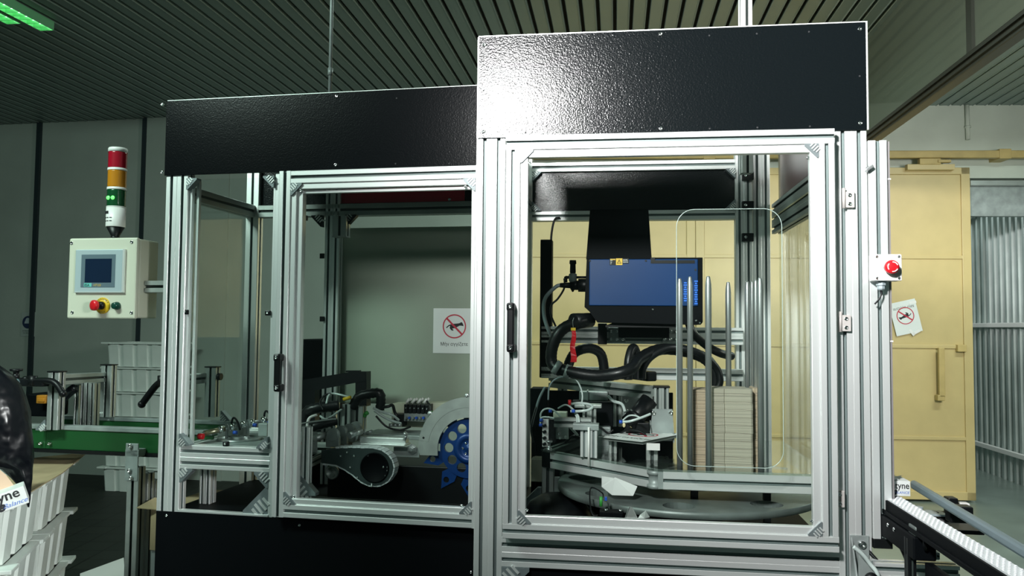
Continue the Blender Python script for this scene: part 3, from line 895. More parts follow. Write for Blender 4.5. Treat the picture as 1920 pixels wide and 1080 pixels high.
gusset(lc, (h0 + .005, .03, k0 + .02), X, Z, .085, .03)
b = MB(); b.bar((h0 + .03, .02, k0), (h0 + .06, .05, L(560, 800, .03).z), 2, 1, 1); b.build('inner_post', ALU, lc)
# ================================================================ inside the tall cabinet
R = lambda px, py, v=0.0: FR.v(px, py, v)
RW = lambda px, py, w: FR.w(px, py, w)
# rear cross beam that carries the housing and the second one below it
vb = DB - .12
t = thing('carrier_frame', 'aluminium cross beams behind the blue housing carrying it', 'machine frame', FR, (R(1200, 640, vb).x, vb, R(1200, 640, vb).z))
z1 = R(1200, 613, vb).z; z0 = R(1200, 645, vb).z
b = MB(); b.bar((uA0 + .10, vb, z0), (uBk0 + .02, vb + .045, z1), 0, 1, 2); b.build('beam', ALU, t)
z3 = R(1200, 690, vb).z; z2 = R(1200, 712, vb).z
b = MB(); b.bar((uA0 + .10, vb, z2), (uBk0 + .02, vb + .045, z3), 0, 1, 1); b.build('beam', ALU, t)
for px in (1157, 1257):
    a = R(px - 16, 614, vb - .004); c = R(px + 16, 643, vb - .004)
    b = MB(); b.box((a.x, vb - .008, c.z), (c.x, vb - .001, a.z), .002); o = b.build('clamp_plate', GALV, t)
    screws(o, [(a.x + (c.x - a.x) * i, vb - .008, c.z + (a.z - c.z) * j) for i in (.15, .5, .85) for j in (.25, .75)], (0, -1, 0), .007, .005)
a = R(1121, 606, vb - .05); c = R(1138, 646, vb - .05)
b = MB(); b.box((a.x, vb - .05, c.z), (c.x, vb - .001, a.z), .003); b.build('cable_clamp', BLACK, t)

# ---- blue and black housing
vh = .62
a = R(1102, 485, vh); c = R(1318, 575, vh)
t = thing('laser_housing', 'large blue box housing with a black tapered cover on top', 'machine head', FR, ((a.x + c.x) / 2, vh + .1, R(1200, 606, vh).z))
hu0, hu1, hz1, hz0 = a.x, c.x, a.z, c.z
kb = R(1200, 605, vh).z
b = MB()
b.plate([(hu0 - .012, hz0 - .004), (hu0 + .006, hz0 - .02), (R(1120, 600, vh).x, kb), (hu1 - .008, kb - .006), (hu1, kb + .004), (hu1, hz1 + .004), (hu0 - .004, hz1 + .004)], (0, vh + .22, 0), X, Z, .214)
b.build('body_shell', MBLACK, t)
b = MB(); b.box((hu0 + .006, vh, hz0 + .002), (hu1 - .018, vh + .010, hz1 - .002), .003); bh = b.build('blue_panel', BLUE, t)
tp = R(1160, 392, vh)
x0t, x1t = R(1106, 400, vh).x, R(1216, 400, vh).x; x0b, x1b = R(1099, 484, vh).x, R(1222, 484, vh).x
b = MB(); b.plate([(x0b, hz1), (x1b, hz1), (x1t, tp.z - .004), (x1t - .004, tp.z), (x0t + .004, tp.z), (x0t, tp.z - .004)], (0, vh + .19, 0), X, Z, .186); b.build('top_cover', MBLACK, t)
b = MB(); b.box((x1b - .004, vh - .003, hz1 - .014), (x1b + .012, vh + .01, hz1 + .004)); b.build('cover_catch', BLACK, t)
b = MB(); b.box((R(1220, 490, vh).x, vh - .002, R(1220, 494, vh).z), (hu1 - .03, vh + .004, R(1220, 488, vh).z)); b.build('upper_seam', BLACK, t)
# stickers
sx0, sx1 = R(1143, 490, vh).x, R(1179, 490, vh).x; sz1, sz0 = R(1160, 484.5, vh).z, R(1160, 497, vh).z
wst = (sx1 - sx0) / 3
b = MB(); b.box((sx0, vh - .0015, sz0), (sx0 + wst, vh, sz1)); b.build('dark_sticker', INK, t)
b = MB(); b.box((sx0 + 2 * wst, vh - .0015, sz0 + .006), (sx1, vh, sz1)); b.build('dark_sticker', INK, t)
b = MB(); b.box((sx0 + wst, vh - .0016, sz0), (sx0 + 2 * wst, vh, sz1)); b.box((sx0 + .002, vh - .002, sz1 - .006), (sx0 + wst - .002, vh - .0014, sz1 - .002)); wsk = b.build('warning_sticker', YELLOW, t)
b = MB(); cxs = sx0 + 1.5 * wst; czs = (sz0 + sz1) / 2
b.plate([(-.009, -.007), (.009, -.007), (0, .009)], (cxs, vh - .0018, czs), X, Z, .0004, holes=[[(-.006, -.0052), (0, .006), (.006, -.0052)]])
b.box((cxs - .0009, vh - .0022, czs - .003), (cxs + .0009, vh - .0016, czs + .003)); b.build('warning_triangle', INK, wsk)
b = MB()
for r_, cc in enumerate((.2, .5, .8)):
    b.box((sx0 + .003, vh - .002, sz0 + .004 + .006 * r_), (sx0 + .006 + .006 * cc, vh - .0014, sz0 + .006 + .006 * r_))
    b.box((sx0 + 2 * wst + .002, vh - .002, sz0 + .010 + .005 * r_), (sx1 - .002 - .003 * cc, vh - .0014, sz0 + .0115 + .005 * r_))
b.build('sticker_print', PAPER, t)['kind'] = 'stuff'
for px, py in ((1106, 489), (1211, 489), (1304, 506)):
    q = R(px, py, vh); b = MB(); b.cyl((q.x, vh - .002, q.z), (q.x, vh + .001, q.z), .004, 10); b.build('panel_screw', INK, t)
# bright blue print, read sideways, behind the rods
b = MB()
for k, (px, n) in enumerate(((1285, 9), (1305, 11))):
    for j in range(n):
        py = 527 + j * 4.2 + (k == 0) * 3
        q = R(px, py, vh); w_ = (.010, .013, .008, .012)[(j + k) % 4]
        b.box((q.x - w_ / 2, vh - .0012, q.z - .0033), (q.x + w_ / 2, vh, q.z + .0022))
b.build('blue_print', BLUEL, t)['kind'] = 'stuff'
screws(t, [(R(1312, 605, vh).x, vh + .004, R(1312, 605, vh).z), (R(1305, 601, vh).x, vh + .004, R(1305, 601, vh).z), (R(1224, 580, vh).x, vh + .004, R(1224, 580, vh).z)], (0, -1, 0), .004, .003)
# under-bracket down to the beam
b = MB()
u0, u1 = R(1140, 612, vh).x, R(1262, 612, vh).x
b.plate([(u0 - .01, kb - .012), (u0 + .03, kb + .004), (u1 + .02, kb + .004), (u1 + .02, kb - .018), (u0 - .01, kb - .018)], (0, vh + .25, 0), X, Z, .22)
b.box((u0 + .04, vh + .22, kb - .06), (u1, vb - .008, kb - .004)); b.build('mounting_bracket', BLACK, t)
b = MB(); b.box((u0 - .01, vh + .06, kb + .003), (u0 + .02, vh + .10, kb + .016)); b.build('bracket_lug', BLACK, t)
# connector at its left
q = R(1090, 535, vh + .1)
b = MB(); b.cyl((hu0 + .01, vh + .1, q.z), (q.x - .012, vh + .1, q.z), .026, 14); b.cyl((q.x - .012, vh + .1, q.z), (q.x - .032, vh + .1, q.z), .019, 14); b.cyl((q.x - .032, vh + .1, q.z), (q.x - .085, vh + .1, q.z), .013, 12, .009)
b.build('cable_connector', BLACK, t)
# cable from the connector
p0 = V3((q.x - .08, vh + .1, q.z))
def hose(name, label, pts, r, m=RUBBER, cat='hose', frame=FR, group=None, rib=0.0, step=8):
    P = [V3(p) for p in pts]
    b = MB(); b.tube(P, r, 12, step=step, rib=rib)
    lo = min(P, key=lambda p: p.z)
    return single(name, b, m, label, cat, frame, lo, group)
vd = vh + .1
hose('power_cable', 'grey cable looping down from the left plug of the blue housing', [p0, R(1042, 538, vd), R(1022, 560, vd), R(1020, 590, vd), R(1028, 618, vd), R(1040, 640, vd + .05)], .0075, GREYP, 'cable')
hose('air_hose', 'thin black air hose curving from the pressure regulator to the cabinet post', [R(1058, 522, vd), R(1058, 540, vd), R(1046, 560, vd), R(1034, 572, vd), R(1033, 590, vd), R(1042, 612, vd)], .004, RUBBER, 'hose')
hose('air_hose', 'thin black hose hanging from the upper rear beam beside the left post', [R(1050, 408, DB - .06), R(1040, 412, DB - .06), R(1034, 440, DB - .06), R(1033, 480, DB - .06), R(1031, 540, DB - .06)], .005, RUBBER, 'hose')
# air pressure regulator
q = R(1074, 520, vd)
t = thing('air_regulator', 'small air pressure regulator with black knob left of the blue housing', 'regulator', FR, (q.x, vd, q.z - .05))
b = MB(); b.lathe((q.x, vd, q.z), Z, [(.012, -.02), (.016, -.012), (.016, .012), (.011, .016)], 16); b.build('valve_body', GALV, t)
b = MB(); b.lathe((q.x, vd, q.z + .016), Z, [(.010, 0), (.012, .004), (.011, .036), (.014, .038), (.013, .052), (0, .053)], 16); b.build('knob', BLACK, t)
b = MB(); b.lathe((q.x, vd, q.z - .058), Z, [(.003, 0), (.006, .006), (.011, .014), (.011, .036)], 14); b.build('filter_bowl', BLACK, t)
b = MB(); b.cyl((q.x + .014, vd, q.z), (hu0, vd, q.z), .005, 10); b.cyl((q.x - .012, vd, q.z), (q.x - .03, vd, q.z), .006, 10); b.cyl((q.x - .028, vd, q.z + .003), (q.x - .028, vd, q.z - .02), .007, 10); b.build('pipe_fitting', BLACK, t)

# ---- thick black hoses
v1 = .55
hose('cable_conduit', 'thick black conduit curving from under the housing round to the left post',
     [R(1108, 600, .68), R(1082, 604, .62), R(1052, 620, .60), R(1036, 650, .60), R(1035, 680, .60), R(1052, 696, .58)], .022, rib=.06)
q0, q1 = R(1075, 603, .62), R(1108, 600, .68)
b = MB(); b.cyl(q0, q1, .032, 16, .028); single('conduit_sleeve', b, RUBBER, 'black rubber sleeve on the conduit left of the housing underside', 'sleeve', FR, q0)
hose('cable_conduit', 'long sagging black conduit below the blue housing',
     [R(1050, 692, .58), R(1080, 700, .56), R(1120, 705, .54), R(1160, 700, .52), R(1185, 690, .54), R(1200, 672, .60), R(1240, 655, .7), R(1290, 660, .72), R(1325, 675, .72), R(1340, 700, .72), R(1342, 730, .72)], .022, rib=.05)
hose('cable_conduit', 'black conduit forming a round loop under the rear beam',
     [R(1062, 700, .66), R(1068, 678, .68), R(1080, 660, .70), R(1105, 653, .72), R(1125, 662, .74), R(1132, 685, .76), R(1132, 712, .78)], .019, rib=.05)
hose('cable_conduit', 'glossy black conduit arching behind the front guide rods',
     [R(1204, 710, .62), R(1206, 690, .62), R(1222, 668, .64), R(1255, 652, .66), R(1290, 655, .66), R(1320, 668, .68), R(1343, 690, .70), R(1350, 712, .70), R(1346, 728, .70)], .014)
hose('cable_conduit', 'dark conduit rising behind the others into a narrow hoop',
     [R(1178, 712, .75), R(1178, 680, .75), R(1184, 655, .77), R(1191, 655, .79), R(1198, 682, .80), R(1198, 712, .80)], .017)
hose('cable_conduit', 'black conduit falling beside the rear carrier beam behind the rods',
     [R(1290, 600, .9), R(1300, 625, .9), R(1325, 648, .9), R(1350, 662, .9), R(1372, 668, .95)], .017)
# metal clamp rings on the conduit
for px, py, ax, ay in ((1044, 689, .8, -.5), (1064, 697, .95, -.3)):
    q = R(px, py, .575); d = V3((ax, 0, ay)).normalized()
    b = MB(); b.lathe(q - d * .011, d, [(.023, 0), (.0275, .001), (.0275, .021), (.023, .022)], 20)
    single('hose_clamp', b, GALV, 'metal clamp ring on the sagging conduit, %s' % ('nearer the left post' if px < 1050 else 'the right one of the pair'), 'clamp', FR, q, 'clamp rings on the black conduit')
# corner duct at the left rear
a = R(1014, 450, DB - .10); c = R(1030, 708, DB - .10)
b = MB(); b.box((a.x, DB - .12, c.z), (c.x + .01, DB - .05, a.z), .003); single('cable_duct', b, MBLACK, 'upright black cable duct at the left rear post', 'cable duct', FR, (a.x, DB - .1, c.z))
# red tag
q = R(1075, 613, .58)
t = thing('warning_ribbon', 'red ribbon tag with yellow top hanging from the black conduit', 'tag', FR, (q.x, .58, R(1076, 680, .58).z))
zb = R(1076, 679, .58).z
b = MB(); n = 10; vs_ = []
for i in range(n + 1):
    z_ = q.z - .012 + (zb - q.z + .012) * i / n; off = .003 * math.sin(i * .9)
    wdt = .0075 + .0004 * i
    vs_ += [V3((q.x - wdt + off, .578 + .002 * math.cos(i), z_)), V3((q.x + wdt + off, .578 - .002 * math.cos(i), z_)), V3((q.x - wdt + off, .580 + .002 * math.cos(i), z_)), V3((q.x + wdt + off, .580 - .002 * math.cos(i), z_))]
fs = []
for i in range(n):
    k = 4 * i; fs += [(k, k + 1, k + 5, k + 4), (k + 2, k + 6, k + 7, k + 3), (k, k + 4, k + 6, k + 2), (k + 1, k + 3, k + 7, k + 5)]
fs += [(0, 2, 3, 1), (4 * n, 4 * n + 1, 4 * n + 3, 4 * n + 2)]
b.add(vs_, fs); b.build('ribbon', RED, t)
b = MB(); b.box((q.x - .009, .576, q.z - .014), (q.x + .009, .582, q.z - .003), .001); b.build('tag_head', YELLOW, t)
b = MB(); b.tube([(q.x, .579, q.z - .003), (q.x - .002, .57, q.z + .02), (q.x + .002, .575, q.z + .035)], .0012, 6); b.build('tag_wire', GALV, t)

# ---- glass topped table round the turntable
wt = 0.985
c0 = RW(1016, 846, wt); c1 = RW(1232, 884, wt); c2 = R(1512, 884, c1[1])
c1 = V3((c1.x, max(c1.y, .03), wt)); 
uR = uB1 - M45 - .01
t = thing('turntable_guard_table', 'low aluminium framed clear table with angled front left edge', 'table', FR, (c1.x, c1.y, wt - .06))
TK = .058
def tb(p, q, **k):
    d = (q - p).normalized(); s_ = V3((d.y, -d.x, 0))
    b = MB(); b.prof(p - Z * TK / 2, q - Z * TK / 2, TK, .045, Z); return b.build('table_rail', k.get('m', ALU), t)
off = V3((0, .0225, 0))
d01 = (c1 - c0).normalized(); n01 = V3((-d01.y, d01.x, 0))
tb(c0 + n01 * .0225 + d01 * .045, c1 + n01 * .0225 - d01 * .035)
tb(V3((c1.x + .02, c1.y + .0225, wt)), V3((uR, c1.y + .0225, wt)))
b = MB(); b.lathe((c1.x - .006, c1.y + .026, wt - TK), Z, [(.026, 0), (.026, .012), (.020, .014), (.020, .044), (.026, .046), (.026, TK)], 16); b.box((c1.x + .003, c1.y + .002, wt - TK + .001), (c1.x + .020, c1.y + .045, wt - .001)); b.build('swivel_joint', GALV, t)
b = MB(); b.obox(c0 + n01 * .0225 + d01 * .022 - Z * TK / 2, d01, n01, Z, (.046, .047, TK + .001), .003); b.build('corner_block', BLACK, t)
cb = RW(1085, 806, wt)
tb(c0 + V3((.02, .05, 0)), V3((c0.x + .12, .95, wt)), m=ALU2)
gl = [(c0.x - .004, c0.y - .004), (c1.x, c1.y - .004), (uR, c1.y - .004), (uR, .98), (c0.x + .12, .98)]
b = MB(); b.plate(gl, (0, 0, wt + .001), X, Y, .008); b.build('clear_top', PANE2, t)
# table legs
def leg(px0, px1, py, v, z0, m=ALU2):
    a = R(px0, py, v).x; c = R(px1, py, v).x
    b = MB(); b.bar((a, v, z0), (c, v + .04, wt - TK), 2, 1, 1); return b.build('leg', m, t)
zf = wl1 - .085
a = R(1012, 900, c0.y + .01).x
b = MB(); b.bar((c0.x + .0, c0.y + .005, zf), (c0.x + .045, c0.y + .05, wt - TK), 2, 1, 1); b.build('leg', ALU2, t)
b = MB(); b.bar((c0.x + .06, c0.y + .12, zf), (c0.x + .10, c0.y + .16, wt - TK), 2, 1, 1); b.build('leg', ALU2, t)
for px in (1302, 1438):
    q = R(px, 940, c1.y + .10); b = MB(); b.box((q.x - .012, c1.y + .09, zf), (q.x + .012, c1.y + .115, wt - TK), .002); b.build('leg', BLACK, t)
gusset(t, (c0.x - .002, c0.y + .02, zf + .002), -X, Z, .12, .03)
gusset(t, (c0.x + .047, c0.y + .02, zf + .002), X, Z, .16, .03, m=GALV)

# ---- turntable
wd_ = .885; ru = .465
cc = V3((R(1285, 900, .58).x, .56, wd_))
t = thing('turntable', 'round metal turntable ring with circular pockets under the clear table', 'turntable', FR, (cc.x, cc.y, zf))
holes = [circle(0, 0, .14, 32)]
for k in range(8):
    an = math.radians(-98 + 45 * k); holes.append(circle(.385 * math.cos(an), .385 * math.sin(an), .052, 24))
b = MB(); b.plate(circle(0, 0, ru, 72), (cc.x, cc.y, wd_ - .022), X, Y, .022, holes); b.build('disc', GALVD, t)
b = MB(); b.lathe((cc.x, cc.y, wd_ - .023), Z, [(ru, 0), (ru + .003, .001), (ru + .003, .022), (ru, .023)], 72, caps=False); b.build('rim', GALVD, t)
b = MB(); b.cyl((cc.x, cc.y, zf), (cc.x, cc.y, wd_ - .02), .13, 32); b.build('drive_hub', MBLACK, t)
for k in ():
    an = math.radians(-98 + 22.5 + 45 * k); q = V3((cc.x + .36 * math.cos(an), cc.y + .36 * math.sin(an), wd_))
    d = V3((math.cos(an), math.sin(an), 0)); s_ = V3((-d.y, d.x, 0))
    b = MB(); b.obox(q + Z * .003, d, s_, Z, (.16, .075, .006), .002); b.build('holder_plate', GALV, t)

# ---- carton magazine: stacks of blanks between upright rods
wm = .955
def stack(name, label, px0, px1, pyt, v0, dv, material, notch=.0, zt=None):
    a = R(px0, 800, v0).x; c = R(px1, 800, v0).x
    zt = zt or R((px0 + px1) / 2, pyt, v0).z
    w_ = c - a
    # outline of a carton blank with rounded shoulders and a recessed flap line
    ol = [(a, v0 + .004), (a + .006, v0), (a + w_ * .28, v0), (a + w_ * .30, v0 + .003), (a + w_ * .33, v0), (c - .006, v0), (c, v0 + .004), (c, v0 + dv * .5), (c - .010, v0 + dv * .55), (c - .010, v0 + dv), (a + .012, v0 + dv), (a, v0 + dv * .6)]
    b = MB(); nl = 12; rnd = random.Random(len(label))
    for k in range(nl):
        z0 = wm + (zt - wm) * k / nl; z1 = wm + (zt - wm) * (k + 1) / nl - .0006
        du = rnd.uniform(-.0012, .0012); dvv = rnd.uniform(-.001, .001)
        b.plate(ol, (du, dvv, z0), X, Y, z1 - z0)
    return single(name, b, material, label, 'stack of cartons', FR, ((a + c) / 2, v0, wm), 'stacks of carton blanks in the magazine', 'stuff')
vs0 = .30
stack('carton_blank_stack', 'front stack of pale flat carton blanks between the steel rods', 1337, 1412, 729, vs0, .13, STK)
stack('carton_blank_stack', 'left stack of tan-edged carton blanks, partly behind two rods', 1294, 1336, 731, vs0 + .03, .14, STKO)
stack('carton_blank_stack', 'narrow tan stack of carton blanks at the right rod', 1411, 1427, 729, vs0 + .04, .12, STKO, zt=R(1375, 729, vs0).z)
t = thing('carton_magazine', 'magazine of eight upright steel rods holding stacked carton blanks', 'magazine', FR, (R(1350, 880, vs0).x, vs0 + .05, wm - .012))
a = R(1262, 880, vs0).x; c = R(1445, 880, vs0).x
b = MB(); b.box((a, vs0 - .05, wm - .012), (c, vs0 + .24, wm - .001), .002); b.build('base_plate', MBLACK, t)
for px, pyt, v, r in ((1274.5, 521, vs0 + .0, .0098), (1294, 518, vs0 - .005, .0095), (1328.5, 517, vs0 - .022, .0105), (1366, 528, vs0 + .17, .0098), (1402, 527, vs0 + .19, .0095), (1411, 527, vs0 + .16, .0060), (1426, 520, vs0 + .0, .0105), (1418, 524, vs0 + .10, .0080)):
    q = R(px, 700, v); zt = R(px, pyt, v).z
    b = MB(); b.lathe((q.x, v, wm - .002), Z, [(r, 0), (r, zt - wm - .040), (r * .94, zt - wm - .032), (r * .94, zt - wm - .026), (r * .62, zt - wm - .003), (r * .5, zt - wm), (0, zt - wm + .001)], 18); b.build('guide_rod', STEEL, t)
b = MB(); q = R(1458, 858, vs0 + .1)
b.plate([(0, 0), (.085, -.03), (.09, -.026), (.02, .03), (0, .03)], (R(1428, 850, vs0).x, vs0 + .06, wm + .03), X, Y, .006); b.build('side_support', GALV, t)
# clear acrylic guard with bright bent edge
vg = .10
def rrect(x0, z0, x1, z1, r, n=7):
    p = []
    for cx, cz, a0 in ((x1 - r, z1 - r, 0), (x0 + r, z1 - r, 90), (x0 + r, z0 + r, 180), (x1 - r, z0 + r, 270)):
        p += [(cx + r * math.cos(math.radians(a0 + 90 * i / n)), cz + r * math.sin(math.radians(a0 + 90 * i / n))) for i in range(n + 1)]
    return p
a = R(1269, 880, vg); a2 = R(1268, 393, vg); c = R(1468, 700, vg)
rr = rrect(a.x, R(1370, 876, vg).z, c.x, a2.z, .055)
t = thing('acrylic_guard', 'clear acrylic guard sheet with rounded corners in front of the rods', 'guard', FR, ((a.x + c.x) / 2, vg, R(1370, 876, vg).z))
b = MB(); b.plate(rr, (0, vg, 0), X, Z, .003); b.build('clear_sheet', pane_mat('clear_guard_pane', (.97, .98, .975), .004), t)
b = MB(); b.tube([(p[0], vg, p[1]) for p in rr], .0012, 6, curve=False, closed=True); b.build('sheet_edge', TUBE, t)

# ---- angled inner beam, its post and foot
zb1 = 1.232
p0 = RW(985, 700, zb1); p1 = RW(1226, 724, zb1)
if p0.y > DB - .06: p0 = p1 + (p0 - p1) * ((DB - .06 - p1.y) / (p0.y - p1.y))
t = thing('inner_beam_frame', 'angled aluminium beam on a short post with cast foot plates inside the tall cabinet', 'machine frame', FR, (p1.x + .03, p1.y, wt))
d = (p1 - p0).normalized()
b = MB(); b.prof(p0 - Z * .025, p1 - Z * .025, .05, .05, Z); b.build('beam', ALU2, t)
q = R(1226, 740, p1.y); q2 = R(1254, 740, p1.y)
zft = R(1240, 825, p1.y).z
b = MB(); b.bar((q.x, p1.y - .01, zft), (q2.x, p1.y + .05, zb1 - .006), 2, 2, 1); b.build('post', ALU2, t)
b = MB(); b.box((q.x - .001, p1.y - .012, zb1 - .006), (q2.x + .004, p1.y + .052, zb1 + .001), .001); b.build('post_cap', BLACK, t)
b = MB()
ql, qr = R(1218, 808, p1.y).x, R(1264, 808, p1.y).x; zt_ = R(1240, 766, p1.y).z
b.plate([(ql, zft), (qr, zft), (qr, zft + .01), (q2.x + .012, zt_), (q.x - .006, zt_), (ql, zft + .01)], (0, p1.y - .012, 0), X, Z, .008)
for xx in (ql + .004, qr - .004): b.plate([(0, 0), (.055, 0), (0, .075)], (xx, p1.y - .016, zft), -Y, Z, .004)
o = b.build('foot_plate', GALV, t)
screws(o, [(q.x - .002, p1.y - .02, zt_ - .015), (q2.x + .006, p1.y - .02, zt_ - .013)], (0, -1, 0), .009, .007)
pm = RW(1158, 736, zb1 - .05)
q = R(1149, 760, pm.y + .02); q2 = R(1166, 760, pm.y + .02)
b = MB(); b.bar((q.x, pm.y, R(1158, 800, pm.y).z), (q2.x, pm.y + .045, zb1 - .05), 2, 1, 1); b.build('post', ALU2, t)
b = MB(); b.plate([(0, 0), (.10, 0), (0, -.10)], (q2.x, pm.y + .02, zb1 - .055), X, Z, .006); o = b.build('brace_plate', GALV, t)
screws(o, [(q2.x + .018, pm.y + .013, zb1 - .085), (q2.x + .018, pm.y + .013, zb1 - .125)], (0, -1, 0), .009, .006)
pm2 = RW(1052, 722, zb1 - .05)
q = R(1046, 760, pm2.y + .02); b = MB(); b.bar((q.x, pm2.y, wt), (q.x + .045, pm2.y + .045, zb1 - .05), 2, 1, 1); b.build('post', ALU2, t)
# black dark block lying on the beam and the diagonal black cylinder below it
q = RW(1150, 706, zb1); q2 = RW(1222, 716, zb1)
b = MB(); b.obox((q + q2) / 2 + Z * .022, (q2 - q).normalized(), V3((-(q2 - q).normalized().y, (q2 - q).normalized().x, 0)), Z, ((q2 - q).length, .05, .04), .006)
single('cable_box', b, BLACK, 'flat black cable box lying on the angled beam', 'box', FR, q)
q = R(1178, 800, .62); q2 = R(1218, 750, .66)
b = MB(); b.cyl(q, q2, .034, 16); b.cyl(q + (q2 - q) * .3, q + (q2 - q) * .42, .037, 16); single('air_motor', b, BLACK, 'slanted black cylinder motor behind the foot plates', 'motor', FR, q)
# no-touching notice lying flat
wn = 1.055
n0, n1, n2, n3 = RW(1131, 820, wn), RW(1218, 832, wn), RW(1265, 812, wn), RW(1190, 806, wn)
ctr = (n0 + n1 + n2 + n3) / 4
e1 = ((n1 - n0) + (n2 - n3)).normalized(); e2 = V3((-e1.y, e1.x, 0))
Ln = ((n1 - n0).length + (n2 - n3).length) / 2; Hn = abs((n3 - n0).dot(e2) + (n2 - n1).dot(e2)) / 2
def no_touch(parent, ctr, e1, e2, nrm_off, W_, H_, text=True, disc=.30, cz=.06, m=PAPER):
    """paper notice: crossed-out pointing hand over the Greek words"""
    e1 = V3(e1).normalized(); e2 = V3(e2).normalized(); nn = e1.cross(e2); th = .0008
    b = MB(); b.plate([(-W_ / 2, -H_ / 2), (W_ / 2, -H_ / 2), (W_ / 2, H_ / 2), (-W_ / 2, H_ / 2)], ctr, e1, e2, th); b.build('paper_sheet', m, parent)
    o = V3(ctr) + nn * (th + .0003) + e2 * (H_ * cz); r = W_ * disc
    hand = [(-.72, -.10), (-.66, -.16), (-.45, .02), (-.36, .04), (-.40, -.14), (-.30, -.30), (-.16, -.36), (-.06, -.34), (-.12, -.24), (-.20, -.20), (-.08, -.16), (.02, -.16), (.16, -.08), (.30, -.02), (.42, .06), (.62, .06), (.78, .02), (.74, .20), (.62, .36), (.52, .32), (.44, .26), (.10, .22), (-.16, .20), (-.34, .16), (-.52, .08)]
    b = MB(); b.plate([(x * r, y * r) for x, y in hand], o, e1, e2, .0003); b.build('hand_symbol', INK, parent)
    b = MB(); b.plate(circle(0, 0, r, 40), o + nn * .0004, e1, e2, .0003, [circle(0, 0, r * .90, 40)])
    d = (e1 - e2).normalized(); b.obox(o + nn * .0006, d, d.cross(nn), nn, (r * 1.86, r * .15, .0003)); b.build('prohibition_ring', REDPR, parent)
    if text:
        b = MB(); b.text('Μήν αγγίζετε', H_ * .108, V3(ctr) + nn * (th + .0004) - e2 * (H_ * .33), e1, e2, .0003, 'CENTER', sx=.92); b.build('notice_text', INK, parent)
t = thing('warning_notice', 'white paper notice with crossed-out hand lying flat near the front stack', 'sign', FR, (ctr.x, ctr.y, wn))
no_touch(t, ctr + Z * .001, e1, e2, 0, Ln, max(Hn, .16))
tcs = n1 + V3((-.01, .0, 0))
b = MB(); b.box((tcs.x, tcs.y - .001, wn - .022), (tcs.x + .045, tcs.y + .0, wn + .002)); b.build('tape_strip', WHITE, t)
# its support post with dark tray
b = MB(); b.obox(ctr - Z * .006, e1, e2, Z, (Ln * .96, max(Hn, .16) * .9, .008)); b.bar((n1.x - .01, n1.y + .03, wt + .009), (n1.x + .03, n1.y + .075, wn - .010), 2, 1, 1)
b.bar((n0.x + .02, n0.y + .03, wt + .009), (n0.x + .05, n0.y + .06, wn - .010), 2, 1, 1)
single('notice_stand', b, ALU2, 'low aluminium stand under the flat lying notice', 'stand', FR, (ctr.x, ctr.y, wt + .009))
# little bridge of profiles at the left of the table
q = RW(1104, 857, wt + .009)
vq = q.y
t = thing('sensor_bridge', 'short aluminium bridge standing on the clear table left of the notice', 'sensor bridge', FR, (q.x, vq, wt + .009))
a, c = R(1088, 830, vq).x, R(1120, 830, vq).x; zt = R(1100, 806, vq).z
b = MB(); b.bar((a, vq, wt + .009), (a + (c - a) * .45, vq + .04, zt), 2, 1, 1); b.build('post', ALU, t)
b = MB(); b.bar((a + (c - a) * .55, vq - .01, wt + .009), (c, vq + .035, zt), 2, 1, 1); b.build('post', ALU, t)
a2, c2_ = R(1074, 800, vq).x, R(1123, 800, vq).x; z2_ = R(1100, 797, vq).z
b = MB(); b.box((a2, vq - .014, zt), (c2_, vq + .045, z2_ + .004), .002); b.build('top_plate', GALV, t)
a3 = R(1040, 792, vq + .08).x
b = MB(); b.bar((a3, vq + .05, zt + .0), (c2_ - .03, vq + .085, zt + .035), 0, 1, 1); b.build('arm', ALU2, t)
b = MB(); b.cyl((R(1104, 800, vq - .02).x, vq - .02, wt - .02), (R(1104, 800, vq - .02).x, vq - .02, zt + .012), .004, 10); b.build('front_rod', WHITE, t)
# pneumatic gripper
q = RW(1022, 846, wt + .009); vq = q.y + .02
t = thing('pneumatic_cylinder', 'pneumatic unit with white guide strip and clear tubes at the table corner', 'pneumatic unit', FR, (q.x + .02, vq, wt + .009))
a, c = R(1017, 800, vq).x, R(1029, 800, vq).x; zt = R(1020, 786, vq).z; zb_ = R(1020, 838, vq).z
b = MB(); b.box((a, vq - .004, zb_), (c, vq + .012, zt), .002); b.build('guide_strip', WHITE, t)
b = MB()
for k in range(4):
    z_ = zb_ + (zt - zb_) * (.12 + .22 * k); b.obox((a + (c - a) * .35, vq - .009, z_), V3((.9, 0, .4)), Y, V3((-.4, 0, .9)), (.014, .010, .010), .002)
b.build('toggle_links', BLACK, t)
a2, c2_ = R(1029, 800, vq).x, R(1041, 800, vq).x
b = MB(); b.box((a2, vq + .0, R(1030, 832, vq).z), (c2_, vq + .05, R(1030, 786, vq).z), .003); b.build('cylinder_body', BLACK, t)
a2, c2_ = R(1037, 790, vq + .05).x, R(1063, 790, vq + .05).x
b = MB(); b.box((a2, vq + .05, R(1050, 791, vq + .05).z), (c2_, vq + .10, R(1050, 773, vq + .05).z), .003); b.build('cream_block', CREAM, t)
b = MB(); b.box((R(1041, 830, vq + .04).x, vq + .04, R(1050, 826, vq).z), (R(1066, 830, vq + .04).x, vq + .05, R(1050, 797, vq).z), .002); o = b.build('side_plate', ALU2, t)
screws(o, [R(px, py, vq + .04) for px, py in ((1048, 813), (1050, 821), (1060, 819))], (0, -1, 0), .006, .004)
b = MB(); q = R(1030, 838, vq - .01); b.lathe((q.x, vq - .01, wt + .009), Z, [(.010, 0), (.010, .010), (.005, .012), (.005, .03), (.012, .032), (.012, .038)], 12); b.build('stop_screw', STEEL, t)
def airtube(label, pts, r=.0034, m=TUBE):
    return hose('air_tube', label, pts, r, m, 'tube', FR, None)
vq2 = vq - .01
